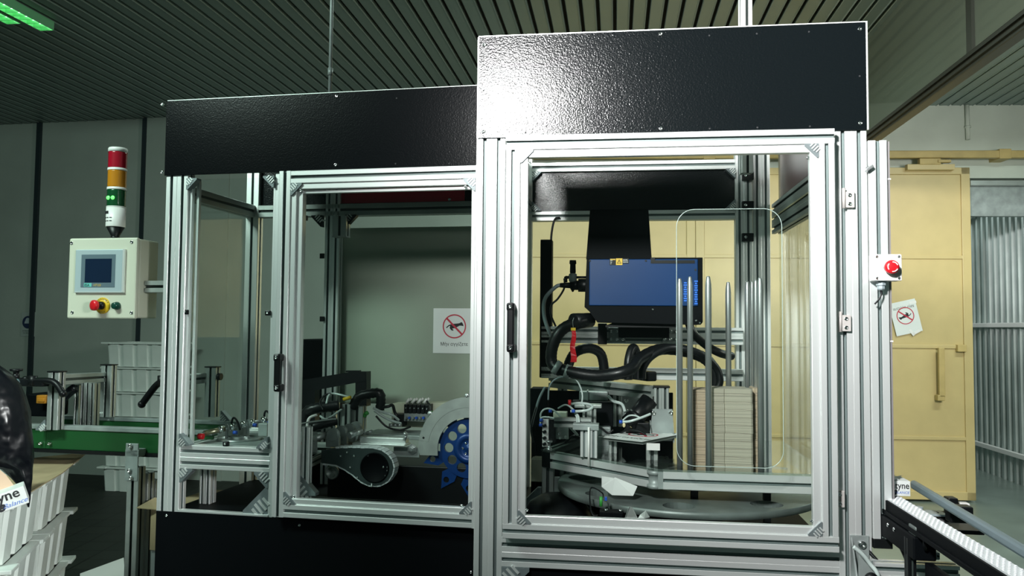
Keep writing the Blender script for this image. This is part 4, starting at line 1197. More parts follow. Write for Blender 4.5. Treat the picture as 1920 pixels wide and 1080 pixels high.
airtube('clear air tube arching high over the pneumatic unit', [R(1015, 792, vq2), R(1014, 776, vq2), R(1022, 767, vq2), R(1036, 768, vq2), R(1052, 782, vq2), R(1068, 798, vq2), R(1084, 816, vq2 + .02)])
airtube('clear air tube arching low over the pneumatic unit', [R(1014, 798, vq2), R(1014, 785, vq2), R(1024, 782, vq2), R(1046, 787, vq2), R(1066, 800, vq2), R(1082, 816, vq2 + .02)])
airtube('clear air tube curled in a flat loop below the angled beam', [R(1070, 758, .55), R(1085, 756, .5), R(1104, 758, .48), R(1111, 763, .46), R(1102, 769, .45), R(1086, 771, .45), R(1070, 771, .46)], .005)
airtube('thin clear tube falling from the conduit clamps at the right', [R(1066, 706, .56), R(1080, 712, .56), R(1089, 728, .56), R(1092, 744, .55), R(1090, 758, .52)], .003)
airtube('thin dark tube falling from the conduit clamps at the left', [R(1056, 706, .56), R(1040, 712, .56), R(1030, 726, .56), R(1028, 750, .56)], .003, GREYP)
airtube('clear air tube running down beside the bridge arm', [R(1068, 762, .5), R(1076, 770, .48), R(1084, 780, .46), R(1086, 792, .45)], .004)
airtube('second clear air tube beside the bridge arm', [R(1046, 766, .5), R(1060, 759, .5), R(1072, 766, .48), R(1081, 782, .46), R(1082, 792, .45)], .003)
airtube('clear air tube bowed between the mid post and the foot plates', [R(1164, 791, .46), R(1180, 790, .45), R(1200, 784, .45), R(1220, 776, .46)], .0045)
airtube('thin tube bowed above the flat notice behind the mid post', [R(1168, 788, .5), R(1178, 780, .52), R(1190, 779, .52), R(1202, 784, .5)], .003)
for k, (pts, r, m) in enumerate((
    ([(996, 800, .7), (1004, 770, .7), (1012, 745, .7), (1022, 726, .72)], .005, GREYP),
    ([(1000, 830, .68), (996, 800, .68), (1006, 760, .7)], .004, RUBBER),
    ([(1150, 830, .62), (1164, 812, .6), (1184, 806, .58), (1206, 812, .56), (1216, 824, .56)], .004, RUBBER),
    ([(1172, 806, .62), (1180, 790, .62), (1196, 786, .62), (1208, 798, .62), (1214, 812, .62)], .003, GREYP),
    ([(1102, 812, .6), (1112, 800, .6), (1126, 802, .6), (1140, 812, .6), (1150, 806, .6)], .004, RUBBER),
    ([(1140, 742, .7), (1150, 752, .7), (1166, 758, .68), (1172, 772, .66)], .006, TUBE),
    ([(1060, 830, .62), (1075, 818, .62), (1090, 822, .64), (1110, 834, .64)], .005, RUBBER))):
    hose('cable', ('grey cable rising beside the door stile behind the pneumatic unit', 'black cable curled low at the left behind the table corner', 'black cable hump behind the flat notice', 'thin grey cable loop right of the black sensor block', 'black cable wave behind the sensor bridge', 'short clear tube end beside the mid post', 'black cable low behind the bridge arm')[k], [R(*p) for p in pts], r, m, 'cable')
a = R(1092, 800, .60); c = R(1118, 765, .60)
b = MB(); b.bar((a.x, .60, wt + .01), (c.x, .64, c.z), 2, 2, 1); b.box((a.x - .03, .59, c.z), (c.x + .02, .66, c.z + .012), .002); single('rear_stand', b, ALU2, 'slotted aluminium stand with flat cap behind the sensor bridge', 'stand', FR, (a.x, .6, wt + .01))
for px, py in ((1068, 756), ):
    q = R(px, py, .5); b = MB(); b.cyl(q - Z * .006, q + Z * .012, .006, 10); single('red_fitting', b, RED, 'small red push fitting above the tube loop', 'fitting', FR, q - Z * .006)
for k, (px, py, v_) in enumerate(((1015, 788, vq2), (1014, 797, vq2), (1032, 771, .5), (1075, 771, .45), (1164, 791, .46))):
    q = R(px, py, v_ - .002); b = MB(); b.cyl(q - X * .006, q + X * .006, .0062, 10)
    single('blue_fitting', b, BLUEF, ('blue push fitting on the high arched tube', 'blue push fitting on the low arched tube', 'blue push fitting behind the arched tubes', 'blue push fitting on the flat tube loop', 'blue push fitting on the bowed tube at the mid post')[k], 'fitting', FR, q, 'blue push fittings')
# dark machine bodies behind (valve block, motor, cover)
def block(name, label, px0, py0, px1, py1, v, dv, m, cat, bev=.004, frame=FR):
    a = frame.v(px0, py0, v); c = frame.v(px1, py1, v)
    b = MB(); b.box((a.x, v, c.z), (c.x, v + dv, a.z), bev)
    return b, a, c
b, a, c = block('', '', 1086, 734, 1140, 752, .78, .06, GREYP, '')
b.box((a.x + .03, .775, c.z - .002), (a.x + .036, .842, a.z + .004)); single('cylinder_cover', b, GALV, 'grey round-edged cover under the angled beam beside the black block', 'cover', FR, (a.x, .78, c.z))
b, a, c = block('', '', 1072, 752, 1150, 800, .74, .08, MBLACK, ''); single('drive_unit', b, MBLACK, 'flat black drive unit behind the tube loop', 'drive unit', FR, (a.x, .74, c.z))
b, a, c = block('', '', 994, 728, 1026, 800, .74, .10, MBLACK, ''); single('valve_cabinet', b, MBLACK, 'black valve cabinet at the left behind the pneumatic unit', 'cabinet', FR, (a.x, .74, c.z))
b, a, c = block('', '', 1095, 800, 1145, 850, .70, .05, GREYP, '')
for k in range(4): b.cyl((a.x + .02 + k * .022, .69, a.z - .03), (a.x + .02 + k * .022, .70, a.z - .03), .006, 10)
single('terminal_block', b, GALV, 'grey terminal block low behind the sensor bridge', 'terminal block', FR, (a.x, .70, c.z))
b, a, c = block('', '', 1172, 792, 1218, 812, .60, .05, MBLACK, '')
single('sensor_block', b, BLACK, 'black sensor block behind the flat notice', 'sensor', FR, (a.x, .6, c.z))
for k, (px, py) in enumerate(((1170, 797), (1184, 798))):
    q = R(px, py, .595); b = MB(); b.ball(q, .006, 8, (1, .5, 1.5)); single('indicator_cap', b, mat('pale_yellow_cap%d' % k, (.7, .62, .35), .4), ('pale cap at the left end of the black sensor block', 'second pale yellow cap on the black sensor block')[k], 'cap', FR, q)
# parts under the table: cardboard flap, sensor with green plug, scrap paper, black dome cover
q = R(1128, 898, .28)
t = thing('cardboard_flap', 'folded pale cardboard flap under the clear table', 'cardboard', FR, (q.x, .25, wd_ + .002))
b = MB(); a, c = R(1128, 897, .28).x, R(1192, 900, .28).x; z_ = R(1160, 914, .28).z
b.plate([(a, z_), (a + .02, z_), (a + .04, z_ + .03), (a, z_ + .034)], (0, .29, 0), X, Z, .002); b.build('upright_flap', PAPER, t)
b = MB(); vs_ = [V3((a, .28, z_)), V3((a + .035, .22, z_ - .014)), V3((c - .01, .22, z_ - .014)), V3((c + .004, .24, z_ + .012)), V3((a + .045, .29, z_ + .03))]
vs2 = [p + V3((0, .001, .0015)) for p in vs_]
b.add(vs_ + vs2, [(0, 1, 2, 3, 4), (9, 8, 7, 6, 5)] + [(i, (i + 1) % 5, 5 + (i + 1) % 5, 5 + i) for i in range(5)]); b.build('main_flap', PAPER, t)
q = R(1145, 972, .10)
t = thing('proximity_sensor', 'black block sensor with green plug on the cabinet floor', 'sensor', FR, (q.x, .12, zf))
a, c = R(1124, 960, .10), R(1168, 970, .10)
b = MB(); b.box((a.x, .10, zf), (c.x, .15, a.z), .002); o = b.build('sensor_body', MBLACK, t); screws(o, [(a.x + .02, .12, a.z), (c.x - .008, .12, a.z)], (0, 0, 1), .006, .006)
b = MB(); q = R(1127, 942, .12); b.cyl(q - Z * .012, q + Z * .018, .0055, 10); b.build('green_plug', GREENP, t)
b = MB(); q = R(1136, 935, .12); b.box(q - V3((.004, .004, .006)), q + V3((.004, .004, .006)), .001); b.build('blue_plug', BLUEF, t)
b = MB(); b.tube([R(1127, 938, .12), R(1130, 925, .13), R(1108, 915, .2), R(1107, 950, .14), R(1112, 966, .12), R(1122, 966, .12)], .0025, 6); b.build('sensor_cable', BLACK, t)
q = R(1185, 972, .06)
b = MB(); pts = [(1171, 973, .09), (1180, 950, .06), (1186, 952, .08), (1196, 973, .10), (1208, 972, .09), (1218, 970, .07), (1211, 958, .06), (1200, 966, .12)]
P3 = [R(*p) for p in pts]; P3 = [V3((p.x, p.y, max(p.z, zf + .001))) for p in P3]
b.add([P3[0], P3[1], P3[2], P3[3], P3[4], P3[5], P3[6], P3[7]] + [p + V3((0, .0012, .0012)) for p in P3], [(0, 1, 2, 3), (3, 4, 7), (4, 5, 6, 7), (11, 10, 9, 8), (15, 12, 11), (15, 14, 13, 12), (0, 8, 9, 1), (1, 9, 10, 2), (5, 13, 14, 6), (2, 10, 11, 3), (7, 15, 14, 6)])
single('paper_scrap', b, PAPER, 'crumpled scrap of pale paper on the cabinet floor', 'paper', FR, (q.x, .08, zf))
q = R(1050, 960, .30)
b = MB(); b.lathe((q.x - .02, .45, zf), Z, [(.13, 0), (.13, .02), (.122, .06), (.10, .10), (.06, .125), (0, .13)], 32); single('dome_cover', b, BLACK, 'glossy black domed cover at the left under the clear table', 'cover', FR, (q.x - .02, .45, zf))

qa = R(1262, 716, DB - .18); qa.z = zb1 - .056
b = MB(); b.box((uA0 + .07, DB - .18, zf + .001), (qa.x, DB - .165, qa.z), .002); b.box((uA0 + .07, DB - .24, zf + .001), (uA0 + .085, DB - .18, qa.z - .1)); single('rear_cover', b, MBLACK, 'matt black rear cover plate standing behind the turntable', 'cover', FR, ((uA0 + qa.x) / 2, DB - .18, zf + .001))
# white card boxes low behind at the left
b, a, c = block('', '', 996, 860, 1030, 905, .95, .08, CREAM, ''); single('card_box', b, CREAM, 'small cream card box low behind the left table leg', 'box', FR, (a.x, .95, c.z))
# push-button box on the guard upright
q = FR.v(1663, 502, -.04)
t = thing('emergency_stop_box', 'small white emergency stop box with red mushroom button on the right upright', 'emergency stop', FR, (q.x, -.03, q.z - .037))
S_ = .0385
b = MB(); b.box((q.x - S_ - .002, -.040, q.z - S_), (q.x + S_ - .004, -.006, q.z + S_), .004); b.build('box_body', WHITE, t)
b = MB(); b.box((q.x - S_, -.050, q.z - S_), (q.x + S_, -.040, q.z + S_), .004); o = b.build('box_lid', WHITE, t)
screws(o, [(q.x + i * .030, -.050, q.z + j * .031) for i in (-1, 1) for j in (-1, 1)], (0, -1, 0), .004, .0015)
b = MB(); b.lathe((q.x + .004, -.050, q.z), -Y, [(.016, 0), (.016, .010), (.013, .011)], 24); b.build('button_collar', BLACK, t)
b = MB(); b.lathe((q.x + .004, -.058, q.z), -Y, [(.014, 0), (.0195, .006), (.020, .012), (.0185, .018), (.012, .021), (0, .0215)], 32); o = b.build('mushroom_button', RED, t)
b = MB()
for a0 in (20, 140, 260):
    b.plate(circle(0, 0, .0148, 10, math.radians(a0), math.radians(a0 + 75)) + circle(0, 0, .0122, 10, math.radians(a0), math.radians(a0 + 75))[::-1], (q.x + .004, -.0787, q.z), X, Z, .0006)
b.build('arrow_mark', WHITE, o)
g_ = V3((q.x - .012, -.024, q.z - S_))
b = MB(); b.lathe(g_, -Z, [(.017, 0), (.014, .004), (.014, .012), (.011, .013), (.011, .022), (.007, .026)], 8, smooth=False); b.build('cable_gland', GREYP, t)
b = MB(); b.tube([g_ - Z * .024, g_ - Z * .036 + X * .001, g_ - Z * .052 - X * .006, g_ - Z * .066 - X * .018], .0025, 8); b.build('cable', BLACK, t)
# notice taped upside down to the yellow door
q = FBR.v(1699, 595, -.13)
t = thing('warning_notice', 'tilted upside-down paper notice with crossed-out hand taped to the yellow door', 'sign', FBR, (q.x, -.125, q.z - .15))
an = math.radians(180 + 13)
e1 = V3((math.cos(an), 0, math.sin(an))); e2 = V3((-math.sin(an), 0, math.cos(an)))
no_touch(t, (q.x, -.1215, q.z), e1, e2, 0, .225, .285, disc=.33, cz=-.05)
b = MB()
for dx_, dz_, a_ in ((.06, .13, .2), (.09, -.125, .5), (.05, -.13, -.9)): b.obox((q.x + dx_, -.1235, q.z + dz_), V3((math.cos(a_), 0, math.sin(a_))), Y, V3((-math.sin(a_), 0, math.cos(a_))), (.06, .001, .022))
b.build('tape_strip', WHITE, t)['kind'] = 'stuff'
# ================================================================ inside the lower cabinet
L = lambda px, py, v=0.0: FL.v(px, py, v)
LW = lambda px, py, w: FL.w(px, py, w)
wt2 = wk1 - .006
def lp(px, py, v): return L(px, py, v)
def poly_px(pts, v):
    return [(lp(x, y, v).x, lp(x, y, v).z) for x, y in pts]
# work plate at the left
uw1 = L(600, 830, .25).x
t = thing('work_plate', 'aluminium work plate behind the fixed pane of the lower cabinet', 'work plate', FL, ((i0 + uw1) / 2, .3, wt2 - .02))
b = MB(); b.box((i0 + .01, .05, wt2 - .016), (um + .02, .52, wt2), .002); b.build('plate', GALV, t)
b = MB(); b.bar((i0 + .01, .30, wt2 - .06), (um + .10, .345, wt2 - .016), 0, 1, 1); b.build('support_bar', ALU2, t)
q = LW(450, 824, wt2)
b = MB(); b.lathe((q.x, q.y, wt2), Z, [(.085, 0), (.085, .006), (.070, .008), (.070, .003), (.035, .003), (.035, .012), (0, .012)], 40); single('index_ring', b, STEEL, 'bright low metal ring lying on the work plate', 'ring', FL, (q.x, q.y, wt2))
# roller shaft
p0 = lp(380, 813, .12); p1 = lp(512, 784, .34)
t = thing('roller_shaft', 'slanted steel shaft with five ball shaped rollers above the work plate', 'shaft', FL, p0)
b = MB(); b.cyl(p0, p1, .0065, 14); b.build('shaft', STEEL, t)
d = (p1 - p0).normalized()
b = MB(); b.cyl(p0 + d * .005, p0 + d * .085, .010, 14); b.build('sleeve', mat('brass_sleeve', (.50, .46, .30), .3, .9), t)
L_ = (p1 - p0).length
for f in (.24, .40, .555, .69, .86):
    q = p0 + d * (L_ * f); b = MB(); b.lathe(q - d * .011, d, [(.006, 0), (.013, .004), (.0155, .011), (.013, .018), (.006, .022)], 18); b.build('roller', CHROME, t)
for k, f in enumerate((.33, .49, .63)):
    q = p0 + d * (L_ * f); b = MB(); b.lathe(q, d, [(.017, 0), (.017, .004)], 18); b.box(q - V3((.004, .006, .04)), q + V3((.004, .006, 0)), .001); b.build('bearing_plate', GALV, t)
for f, lab in ((.43, 'black hose loop standing on the roller shaft, the left one'), (.90, 'black hose loop standing on the roller shaft, the right one')):
    q = p0 + d * (L_ * f)
    hose('hose_loop', lab, [q - X * .012 - Z * .01, q - X * .008 + Z * .025, q + Z * .034, q + X * .014 + Z * .02, q + X * .026 - Z * .012], .004, RUBBER, 'hose', FL)
for (px, py, v_) in ((441, 811, .16), (478, 797, .26), (505, 793, .30)):
    q = lp(px, py, v_); b = MB(); b.cyl(q - X * .007, q + X * .007, .007, 10); single('blue_fitting', b, BLUEF, 'blue fitting under the roller shaft, ' + ('the leftmost' if px == 441 else 'the middle one' if px == 478 else 'the one beside the door stile'), 'fitting', FL, q, 'blue fittings under the shaft')
q = lp(372, 818, .10)
b = MB(); b.cyl(q, q + X * .02, .011, 14); b.build('red_knob', RED, bpy.data.objects['work_plate'])
b = MB(); a = LW(470, 812, wt2); 
for k in range(3): b.box((a.x - .02, a.y + k * .018, wt2), (a.x + .10, a.y + .012 + k * .018, wt2 + .012 + .003 * k), .002)
single('guide_rails', b, ALU, 'short bright guide rails on the work plate below the shaft', 'rail', FL, (a.x, a.y, wt2))['kind'] = 'stuff'
a = lp(484, 794, .22); c = lp(496, 818, .22)
b = MB(); b.box((a.x, .22, c.z), (c.x + .01, .26, a.z), .002); single('stop_block', b, GALV, 'grey upright stop block at the right end of the shaft', 'block', FL, (a.x, .22, c.z))
a = lp(415, 828, .20); c = lp(470, 800, .20)
b = MB(); b.box((lp(405, 808, .26).x, .27, wt2), (lp(455, 808, .26).x, .31, lp(420, 800, .27).z), .003); single('bearing_block', b, ALU2, 'low aluminium bearing block behind the roller shaft', 'block', FL, (a.x, .27, wt2))

# bracket column at the left of the door, red knob
v_ = .14
a = lp(566, 800, v_); c = lp(590, 880, v_)
t = thing('adjuster_column', 'upright slotted bracket with red knob behind the door stile', 'bracket', FL, (a.x, v_, c.z))
b = MB(); b.bar((a.x, v_, c.z), (a.x + .022, v_ + .03, a.z), 2, 1, 1); b.build('column', ALU2, t)
b = MB(); b.box((a.x - .004, v_ - .004, lp(570, 848, v_).z), (c.x + .01, v_ + .0, lp(570, 810, v_).z), .002); b.build('cross_plate', GALV, t)
q = lp(576, 831, v_ - .012); b = MB(); b.lathe(q + Y * .01, V3((-.5, -.86, 0)), [(.013, 0), (.013, .008), (.009, .008), (.009, .026), (0, .028)], 18); b.build('red_knob', RED, t)
screws(t, [lp(573, 843, v_ - .005), lp(580, 841, v_ - .005)], (0, -1, 0), .005, .004)
b = MB(); b.prof(lp(572, 872, v_ - .01), lp(618, 850, v_ + .12), .03, .02, Z); b.build('slanted_arm', ALU2, t)

# belt arm
vA = .13
arm = [(600, 842), (620, 838), (660, 836), (700, 836), (718, 840), (732, 849), (740, 862), (743, 876), (740, 892), (730, 906), (716, 914), (702, 916), (686, 914), (672, 906), (658, 894), (644, 884), (628, 876), (600, 872)]
t = thing('belt_conveyor_arm', 'teardrop shaped arm with a white segmented belt round a black disc', 'belt arm', FL, lp(702, 918, vA + .03))
inner = [(602, 845), (640, 841), (698, 841), (714, 845), (726, 853), (734, 864), (737, 877), (734, 890), (726, 902), (714, 909), (702, 911), (688, 909), (675, 902), (661, 890), (646, 880), (630, 872), (602, 868)]
b = MB(); b.plate(poly_px(inner, vA), (0, vA + .012, 0), X, Z, .010); pl = b.build('side_plate', mat('dark_metal_plate', (.055, .075, .075), .4, .4, var=.2, vscale=20), t)
q = lp(702, 877, vA); rr_ = abs(lp(729, 877, vA).x - q.x)
b = MB(); b.lathe((q.x, vA + .0035, q.z), -Y, [(rr_, 0), (rr_, .004), (rr_ * .94, .006), (rr_ * .9, .003), (0, .003)], 40); b.build('pulley_disc', MBLACK, t)
screws(pl, [lp(x, y, vA + .002) for x, y in ((651, 848), (639, 855), (664, 855), (690, 854), (657, 876), (719, 876), (727, 876), (727, 882), (723, 892), (670, 895), (697, 908), (697, 914 - 3))], (0, -1, 0), .0035, .003)
def belt_loop(name, par, pts2, v0, v1, th, m, n=60, closed=False):
    P2 = [V3((x, 0, z)) for x, z in pts2]
    # resample evenly
    seg = [(P2[i + 1] - P2[i]).length for i in range(len(P2) - 1)]; tot = sum(seg)
    out = []; k = 0; acc = 0
    for i in range(n + 1):
        s_ = tot * i / n
        while k < len(seg) - 1 and acc + seg[k] < s_: acc += seg[k]; k += 1
        out.append(P2[k] + (P2[k + 1] - P2[k]) * ((s_ - acc) / seg[k]))
    b = MB()
    for i in range(n):
        d_ = (out[i + 1] - out[i]); l_ = d_.length; d_.normalize(); nn_ = V3((-d_.z, 0, d_.x))
        b.obox((out[i] + out[i + 1]) / 2 + nn_ * (th / 2 if i % 2 else th * .35) + Y * (v0 + v1) / 2, d_, Y, nn_, (l_ * .93, v1 - v0, th), 0)
    b2 = b.build(name, m, par)
    return b2
belt_loop('segmented_belt', t, poly_px([(628, 841), (660, 840), (698, 841), (714, 845), (726, 853), (734, 864), (737, 877), (734, 890), (726, 902), (714, 909), (702, 911), (688, 909), (675, 902), (661, 890), (646, 880), (630, 872), (604, 869)], vA), vA + .004, vA + .05, .006, WEBB, 36)
b = MB(); b.plate(poly_px(inner, vA), (0, vA + .052, 0), X, Z, .008); b.build('rear_plate', GALV, t)
b = MB(); q = lp(624, 885, vA + .06); b.lathe(q, -Y, [(.026, 0), (.026, .012), (.018, .014), (.018, .008), (0, .008)], 24); b.build('idler_roller', ALU2, t)

# guide bar above the arm with clamps
a = lp(664, 828, .22); c = lp(762, 838, .22)
t = thing('guide_bar', 'bright aluminium guide bar behind the belt arm', 'guide bar', FL, (a.x, .2, c.z))
b = MB(); b.box((a.x, .20, c.z + .004), (c.x, .27, a.z - .002), .002); b.box((a.x + .02, .225, a.z - .003), (c.x - .005, .265, a.z + .018), .002); b.build('bar', ALU, t)
for px in (666, 758):
    q = lp(px, 826, .215); b = MB(); b.cyl(q, q + Z * .022 + X * .008, .006, 10); b.cyl(q + Z * .02, q + Z * .028 + X * .008, .009, 10); b.build('clamp_screw', STEEL, t)
a = lp(680, 812, .30); c = lp(800, 820, .30)
b = MB(); b.box((a.x, .30, c.z - .012), (c.x, .46, c.z + .004), .002); single('slide_plate', b, GALV, 'long flat grey plate behind the guide bar', 'plate', FL, (a.x, .3, c.z - .012))
a = lp(738, 838, .24); c = lp(786, 858, .24)
b = MB(); b.box((a.x, .24, c.z), (c.x, .25, a.z), .001); t = thing('bearing_plate', 'dark plate with a hex nut between arm and blue wheel', 'plate', FL, (a.x, .24, c.z)); b.build('plate', GALV, t)
q = lp(773, 842, .238); b = MB(); b.lathe(q, -Y, [(.020, 0), (.020, .003), (.013, .004), (.013, .010), (.007, .011), (.007, .016), (0, .016)], 6, smooth=False); b.build('hex_nut', STEEL, t)
# chain links / bearing clamps in a row
t = thing('clamp_row', 'row of rounded metal clamps leading away beside the belt arm', 'clamp row', FL, lp(600, 838, .2))
for px, py, v_ in ((625, 815, .17), (640, 810, .22), (655, 806, .27), (667, 802, .32)):
    q = lp(px, py, v_); b = MB(); b.lathe(q - Y * .012, Y, [(.022, 0), (.024, .004), (.024, .02), (.022, .024)], 20); b.box((q.x - .026, v_ - .010, q.z - .045), (q.x + .026, v_ + .010, q.z - .004), .003)
    b.build('clamp', GALV, t)
b = MB(); b.cyl(lp(590, 822, .12), lp(612, 815, .18), .012, 14); b.cyl(lp(655, 817, .17), lp(678, 808, .22), .013, 14, .012); b.build('connecting_shaft', STEEL, t)
# profile posts behind
for k, (px0, px1, py0, py1, v_) in enumerate(((641, 656, 758, 800, .34), (658, 680, 762, 806, .36), (632, 641, 770, 800, .36))):
    a = lp(px0, py0, v_); c = lp(px1, py1, v_); b = MB(); b.bar((a.x, v_, c.z), (c.x, v_ + .04, a.z), 2, 1, 1)
    single('short_post', b, ALU2, ('short aluminium post with square holes under the black bridge', 'wider short aluminium post right of the one with square holes', 'narrow short aluminium post at the left of the group')[k], 'post', FL, (a.x, v_, c.z), 'short posts behind the clamp row')
# black bridge
vG = .44
t = thing('black_bridge', 'matt black bridge bar on two legs at the rear of the lower cabinet', 'bridge', FL, (lp(620, 740, vG).x, vG, lp(660, 760, vG).z))
b = MB(); b.plate(poly_px([(563, 713), (660, 697), (687, 697), (687, 714), (590, 732), (563, 732)], vG), (0, vG + .05, 0), X, Z, .05); b.build('bridge_bar', BLACK, t)
b = MB(); b.plate(poly_px([(666, 712), (687, 712), (687, 762), (666, 762)], vG), (0, vG + .048, 0), X, Z, .046); b.build('bridge_leg', BLACK, t)
b = MB(); b.plate(poly_px([(560, 728), (590, 728), (590, 790), (560, 790)], vG), (0, vG + .048, 0), X, Z, .046); b.build('bridge_leg', BLACK, t)
b = MB(); b.plate(poly_px([(648, 695), (672, 695), (672, 698), (648, 698)], vG), (0, vG + .03, 0), X, Z, .028); b.build('top_pad', BLACK, t)
# energy chains
def chain(label, pts, r):
    P = [V3(p) for p in pts]; b = MB(); b.tube(P, r, 8, step=5, rib=.14)
    return single('cable_chain', b, RUBBER, label, 'cable chain', FL, min(P, key=lambda p: p.z))
chain('black cable chain curling at the left under the bridge', [lp(572, 800, .30), lp(574, 775, .30), lp(590, 766, .30), lp(620, 762, .32), lp(636, 760, .33)], .020)
chain('black cable chain arching on the right of the bridge', [lp(660, 765, .36), lp(672, 745, .36), lp(695, 738, .36), lp(712, 738, .36), lp(714, 752, .36), lp(712, 768, .36)], .018)
chain('thick black cable chain lying low before the adjuster column', [lp(564, 806, .2), lp(590, 800, .2), lp(615, 793, .22), lp(630, 789, .24)], .016)
for k, (pts, r, m, lab) in enumerate((
    ([(612, 757, .30), (616, 742, .32), (625, 738, .34), (645, 742, .34), (666, 748, .36)], .004, TUBE, 'clear tube over the left cable chain'),
    ([(606, 768, .28), (600, 755, .30), (608, 742, .32), (620, 738, .33)], .004, RUBBER, 'black cable loop rising from the left cable chain'),
    ([(600, 780, .22), (612, 786, .22), (626, 778, .26), (640, 768, .30)], .004, TUBE, 'clear tube curving below the bridge'),
    ([(700, 765, .34), (715, 772, .34), (735, 778, .34), (748, 788, .36)], .005, TUBE, 'clear tube running right from the arched chain, the upper one'),
    ([(702, 770, .33), (720, 782, .33), (738, 790, .34), (752, 794, .36)], .005, TUBE, 'clear tube running right from the arched chain, the lower one'),
    ([(716, 764, .35), (728, 762, .35), (736, 760, .36), (740, 772, .37), (744, 780, .37)], .006, RUBBER, 'black cable hooked over toward the valve block'),
    ([(705, 780, .36), (725, 800, .36), (750, 806, .36), (770, 800, .38)], .004, RUBBER, 'black cable sagging onto the slide plate'),
    ([(800, 752, .36), (806, 760, .34), (808, 775, .33)], .003, RUBBER, 'thin black cable dropping from the right end of the valve block'),
    ([(594, 778, .18), (580, 784, .18), (576, 800, .16), (580, 812, .15)], .005, WHITE, 'white cable curl behind the adjuster column'),
    ([(560, 795, .10), (590, 790, .10), (630, 785, .12)], .003, TUBE, 'thin clear tube running level behind the door pane'))):
    hose('cable', lab, [lp(*p) for p in pts], r, m, 'cable', FL)
b = MB(); b.cyl(lp(644, 749, .33), lp(658, 745, .33), .007, 10); single('yellow_sleeve', b, YELLOW, 'yellow cable sleeve under the black bridge', 'sleeve', FL, lp(644, 749, .33))
# sensors with green cap on pins
for k, (px, v_) in enumerate(((684, .26), (806, .30))):
    t = thing('pin_sensor', ('slim pin sensor with green cap above the guide bar', 'slim pin sensor with green cap beside the silver cover')[k], 'sensor', FL, lp(px, 814, v_), 'pin sensors')
    q = lp(px, 812, v_); q1 = lp(px, 782, v_)
    b = MB(); b.lathe(q, Z, [(.006, 0), (.006, .006), (.0035, .008), (.0035, (q1 - q).z)], 10); b.build('pin', STEEL, t)
    b = MB(); b.cyl(q1, q1 + Z * .012, .007, 10); b.cyl(q1 + Z * .010, q1 + Z * .018 + X * .012, .008, 10); b.build('green_cap', GREENP, t)
    b = MB(); b.cyl(q + X * .006, q + X * .03 + Z * .008, .006, 10); b.build('side_fitting', STEEL, t)
# valve block
v_ = .42
a = lp(757, 758, v_); c = lp(804, 776, v_)
t = thing('valve_manifold', 'black valve manifold with a row of white push fittings', 'valve block', FL, (a.x, v_, lp(760, 792, v_).z))
n = 6
for k in range(n):
    w_ = (c.x - a.x) / n; x0 = a.x + k * w_
    b = MB(); b.box((x0 + .001, v_, c.z), (x0 + w_ - .001, v_ + .08, a.z), .002); o = b.build('valve', BLACK, t)
    screws(o, [(x0 + w_ / 2, v_, (a.z + c.z) / 2 + .003)], (0, -1, 0), .003, .002)
for k in range(4):
    q = lp(762 + k * 11, 756, v_ + .01); b = MB(); b.cyl(q, q + X * .012 + Z * .018, .0055, 10); b.cyl(q + Y * .03, q + Y * .03 + X * .012 + Z * .018, .0055, 10); b.build('white_fitting', WHITE, t)
b = MB(); b.box((a.x, v_ + .005, lp(760, 790, v_).z), (c.x, v_ + .07, c.z), .002); o = b.build('sub_base', GALV, t)
for k in range(7):
    q = lp(762 + k * 6.6, 783, v_); b = MB(); b.cyl(q, q - Y * .012, .005, 10); b.build('blue_port', BLUEF if k % 2 else STEEL, o)
a2 = lp(738, 776, v_); c2_ = lp(756, 800, v_)
b = MB(); b.box((a2.x, v_, c2_.z), (c2_.x, v_ + .05, a2.z), .002); o = b.build('end_plate', BLACK, t); screws(o, [(a2.x + .015, v_, a2.z - .02), (a2.x + .02, v_, a2.z - .045)], (0, -1, 0), .005, .005)
b = MB(); 
for k in range(3): b.cyl(lp(730 + k * 8, 797, .36), lp(737 + k * 8, 797, .36), .007, 10)
single('tube_connectors', b, STEEL, 'row of bright tube connectors left of the valve manifold', 'connector', FL, lp(730, 797, .36), kind='stuff')
# indexing wheel
vW = .24
q = lp(879, 841, vW)
k_ = abs(lp(929, 841, vW).x - lp(879, 841, vW).x) / 50
ctrw = V3((q.x, 0, q.z))
t = thing('indexing_wheel', 'blue wheel with round holes and triangular outer vanes', 'wheel', FL, (q.x, vW, q.z - 80 * k_))
holes = [circle(38 * k_ * math.cos(math.radians(180 + 34.5 * j)), 38 * k_ * math.sin(math.radians(180 + 34.5 * j)), 8.7 * k_, 20) for j in range(-5, 5)]
b = MB(); b.plate(circle(0, 0, 54.5 * k_, 64), (q.x, vW + .012, q.z), X, Z, .012, holes); w_ = b.build('wheel_disc', BLUEW, t)
b = MB(); b.lathe((q.x, vW, q.z), -Y, [(28 * k_, 0), (28 * k_, .004), (18 * k_, .006), (17 * k_, .001), (6 * k_, .001), (5 * k_, .006), (0, .006)], 48); hb = b.build('hub', BLUEW, t)
screws(hb, [(q.x + 11 * k_ * math.cos(math.radians(a_)), vW - .001, q.z + 11 * k_ * math.sin(math.radians(a_))) for a_ in range(-60, 300, 60)], (0, -1, 0), .0045, .003)
